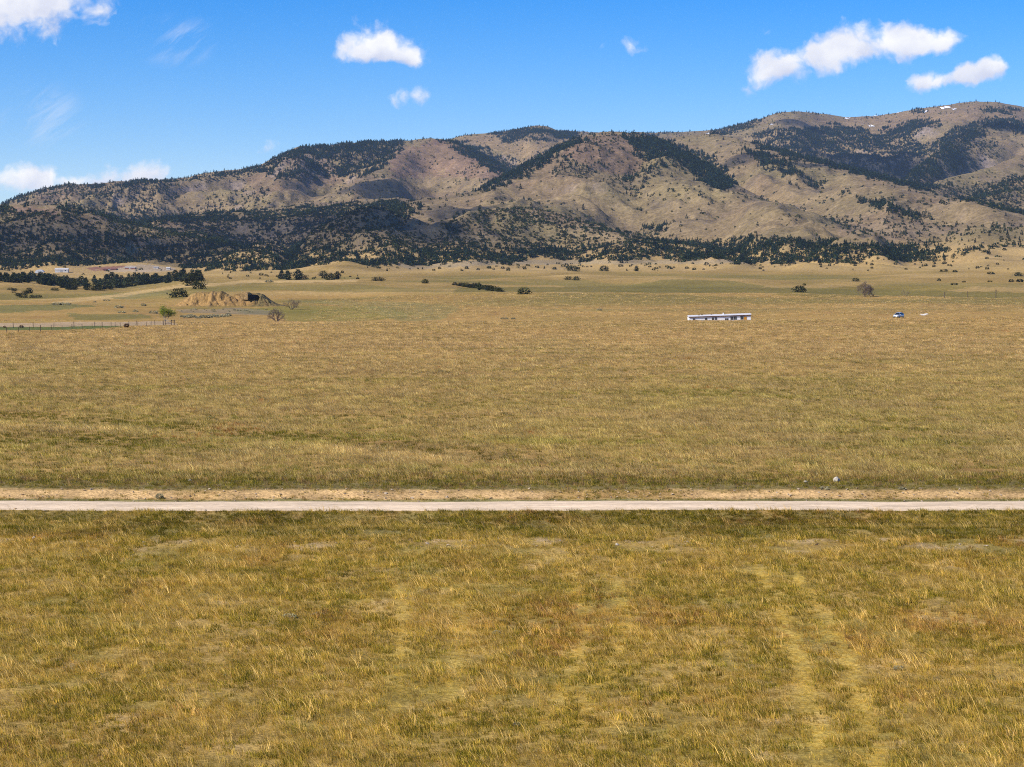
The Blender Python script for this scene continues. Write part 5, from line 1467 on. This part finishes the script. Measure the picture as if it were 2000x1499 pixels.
# ------------------------------------------------------------------ loose stones on the bank, the road edges and bare soil
def pebble(seed):
    r = np.random.default_rng(seed)
    v = [(0, 0, 1)] + [(math.cos(a), math.sin(a), 0.25) for a in np.linspace(0, 6.283, 7)[:-1]] + [(0, 0, -0.5)]
    v = [tuple(np.array(p) * r.uniform(0.6, 1.2, 3) * (1, 1, 0.7)) for p in v]
    f = [(0, 1 + k, 1 + (k + 1) % 6) for k in range(6)] + [(7, 1 + (k + 1) % 6, 1 + k) for k in range(6)]
    return mesh_from('pebble', v, f, 'field_stone')
n = 5200
x, y = near_ground(n, 100, 128)
d = y - (118.2 + 0.6 * pnoise(x / 60, 0 * x, 21) - 0.010 * x)
w = bump(d, 3.4, 6.3, 0.3) * 0.9 + bump(d, 1.9, 2.7, 0.2) * 0.5 + bump(d, -2.8, -1.9, 0.2) * 0.5 + bump(d, -19, -14.5, 1.0) * 0.25 + bump(d, -0.3, 0.3, 0.2) * 0.25
k = rng.random(n) < w
x, y = x[k], y[k]; n = len(x)
r_ = 0.03 + 0.10 * rng.random(n) ** 3
o = scatter('loose_stones', np.stack([x, y, zat(x, y) + 0.03], -1), rng.integers(0, 3, n), rng.uniform(0, 6.28, (n, 3)) * (0.1, 0.1, 1), np.stack([r_, r_, r_], -1), np.ones((n, 3)), [pebble(k) for k in range(3)])
o['label'] = 'small loose stones and clods along the dirt bank and road edges'; o['category'] = 'stones'

# ------------------------------------------------------------------ clouds out of view to the left and behind, whose shadows lie on the hills
def cloud_mesh(seed):
    """ragged lens that thins out to nothing at its rim, so that its shadow has a soft edge"""
    m = MB(); nu, nr = 56, 16
    for side in (1, -1):
        rows = []
        for i in range(nr + 1):
            q = i / nr; ring = []
            for j in range(nu + 1):
                a = 2 * math.pi * (j % nu) / nu
                k = 1 + 0.55 * float(fbm(math.cos(a) * 1.7 + seed * 3, math.sin(a) * 1.7, 4, 900 + seed, 0.6))
                x, y = q * k * math.cos(a), q * k * math.sin(a)
                th = (1 - q * q) ** 1.6 * (1 + 0.5 * float(fbm(x * 2.2 + seed, y * 2.2, 3, 930 + seed)))
                ring.append((x, y, side * max(th, 0.0) * (0.34 if side > 0 else 0.16)))
            rows.append(ring if side > 0 else ring[::-1])
        m.quadgrid(rows)
    m.f = [tuple(reversed(f)) for f in m.f]
    return m.me('cloud', 'cloud_vapour', True)
CM = [cloud_mesh(k) for k in range(3)]
# photo place of each shadow, half sizes in metres across and in depth
SHADES = [(735, 372, 90, 150), (610, 381, 55, 110), (895, 416, 55, 80), (1545, 237, 70, 120), (1440, 312, 40, 70), (1575, 325, 45, 60),
          (1715, 330, 200, 330), (1940, 246, 140, 75), (745, 430, 75, 150), (230, 468, 560, 240, 115), (590, 466, 340, 250, 120),
          ]
for i, (px, py, a, b, *thick) in enumerate(SHADES):
    x, y, z = hit(px, py, 1600)
    up = 1150.0
    k = (up - z) / SUN_DIR[2]
    o = add('cloud', CM[i % 3], None, (x + SUN_DIR[0] * k, y + SUN_DIR[1] * k, up), (0, 0, 0.15 * (i % 3 - 1)), (a * 1.25, b * 1.25, thick[0] if thick else 230))
    tag(o, kind='structure')

# ------------------------------------------------------------------ air
m, t, out = material('air')
vol = t.new('ShaderNodeVolumePrincipled')
vol.inputs['Color'].default_value = (0.42, 0.64, 1.0, 1)
vol.inputs['Density'].default_value = 2.2e-5
vol.inputs['Anisotropy'].default_value = 0.0
t.l.new(vol.outputs[0], out.inputs['Volume'])
mb = MB()
mb.box(-5600, 5600, -200, 8900, float(ZG.min()) - 1.0, float(ZG.max()) + 25)
tag(add('haze', mb.me('haze', 'air')), kind='stuff')
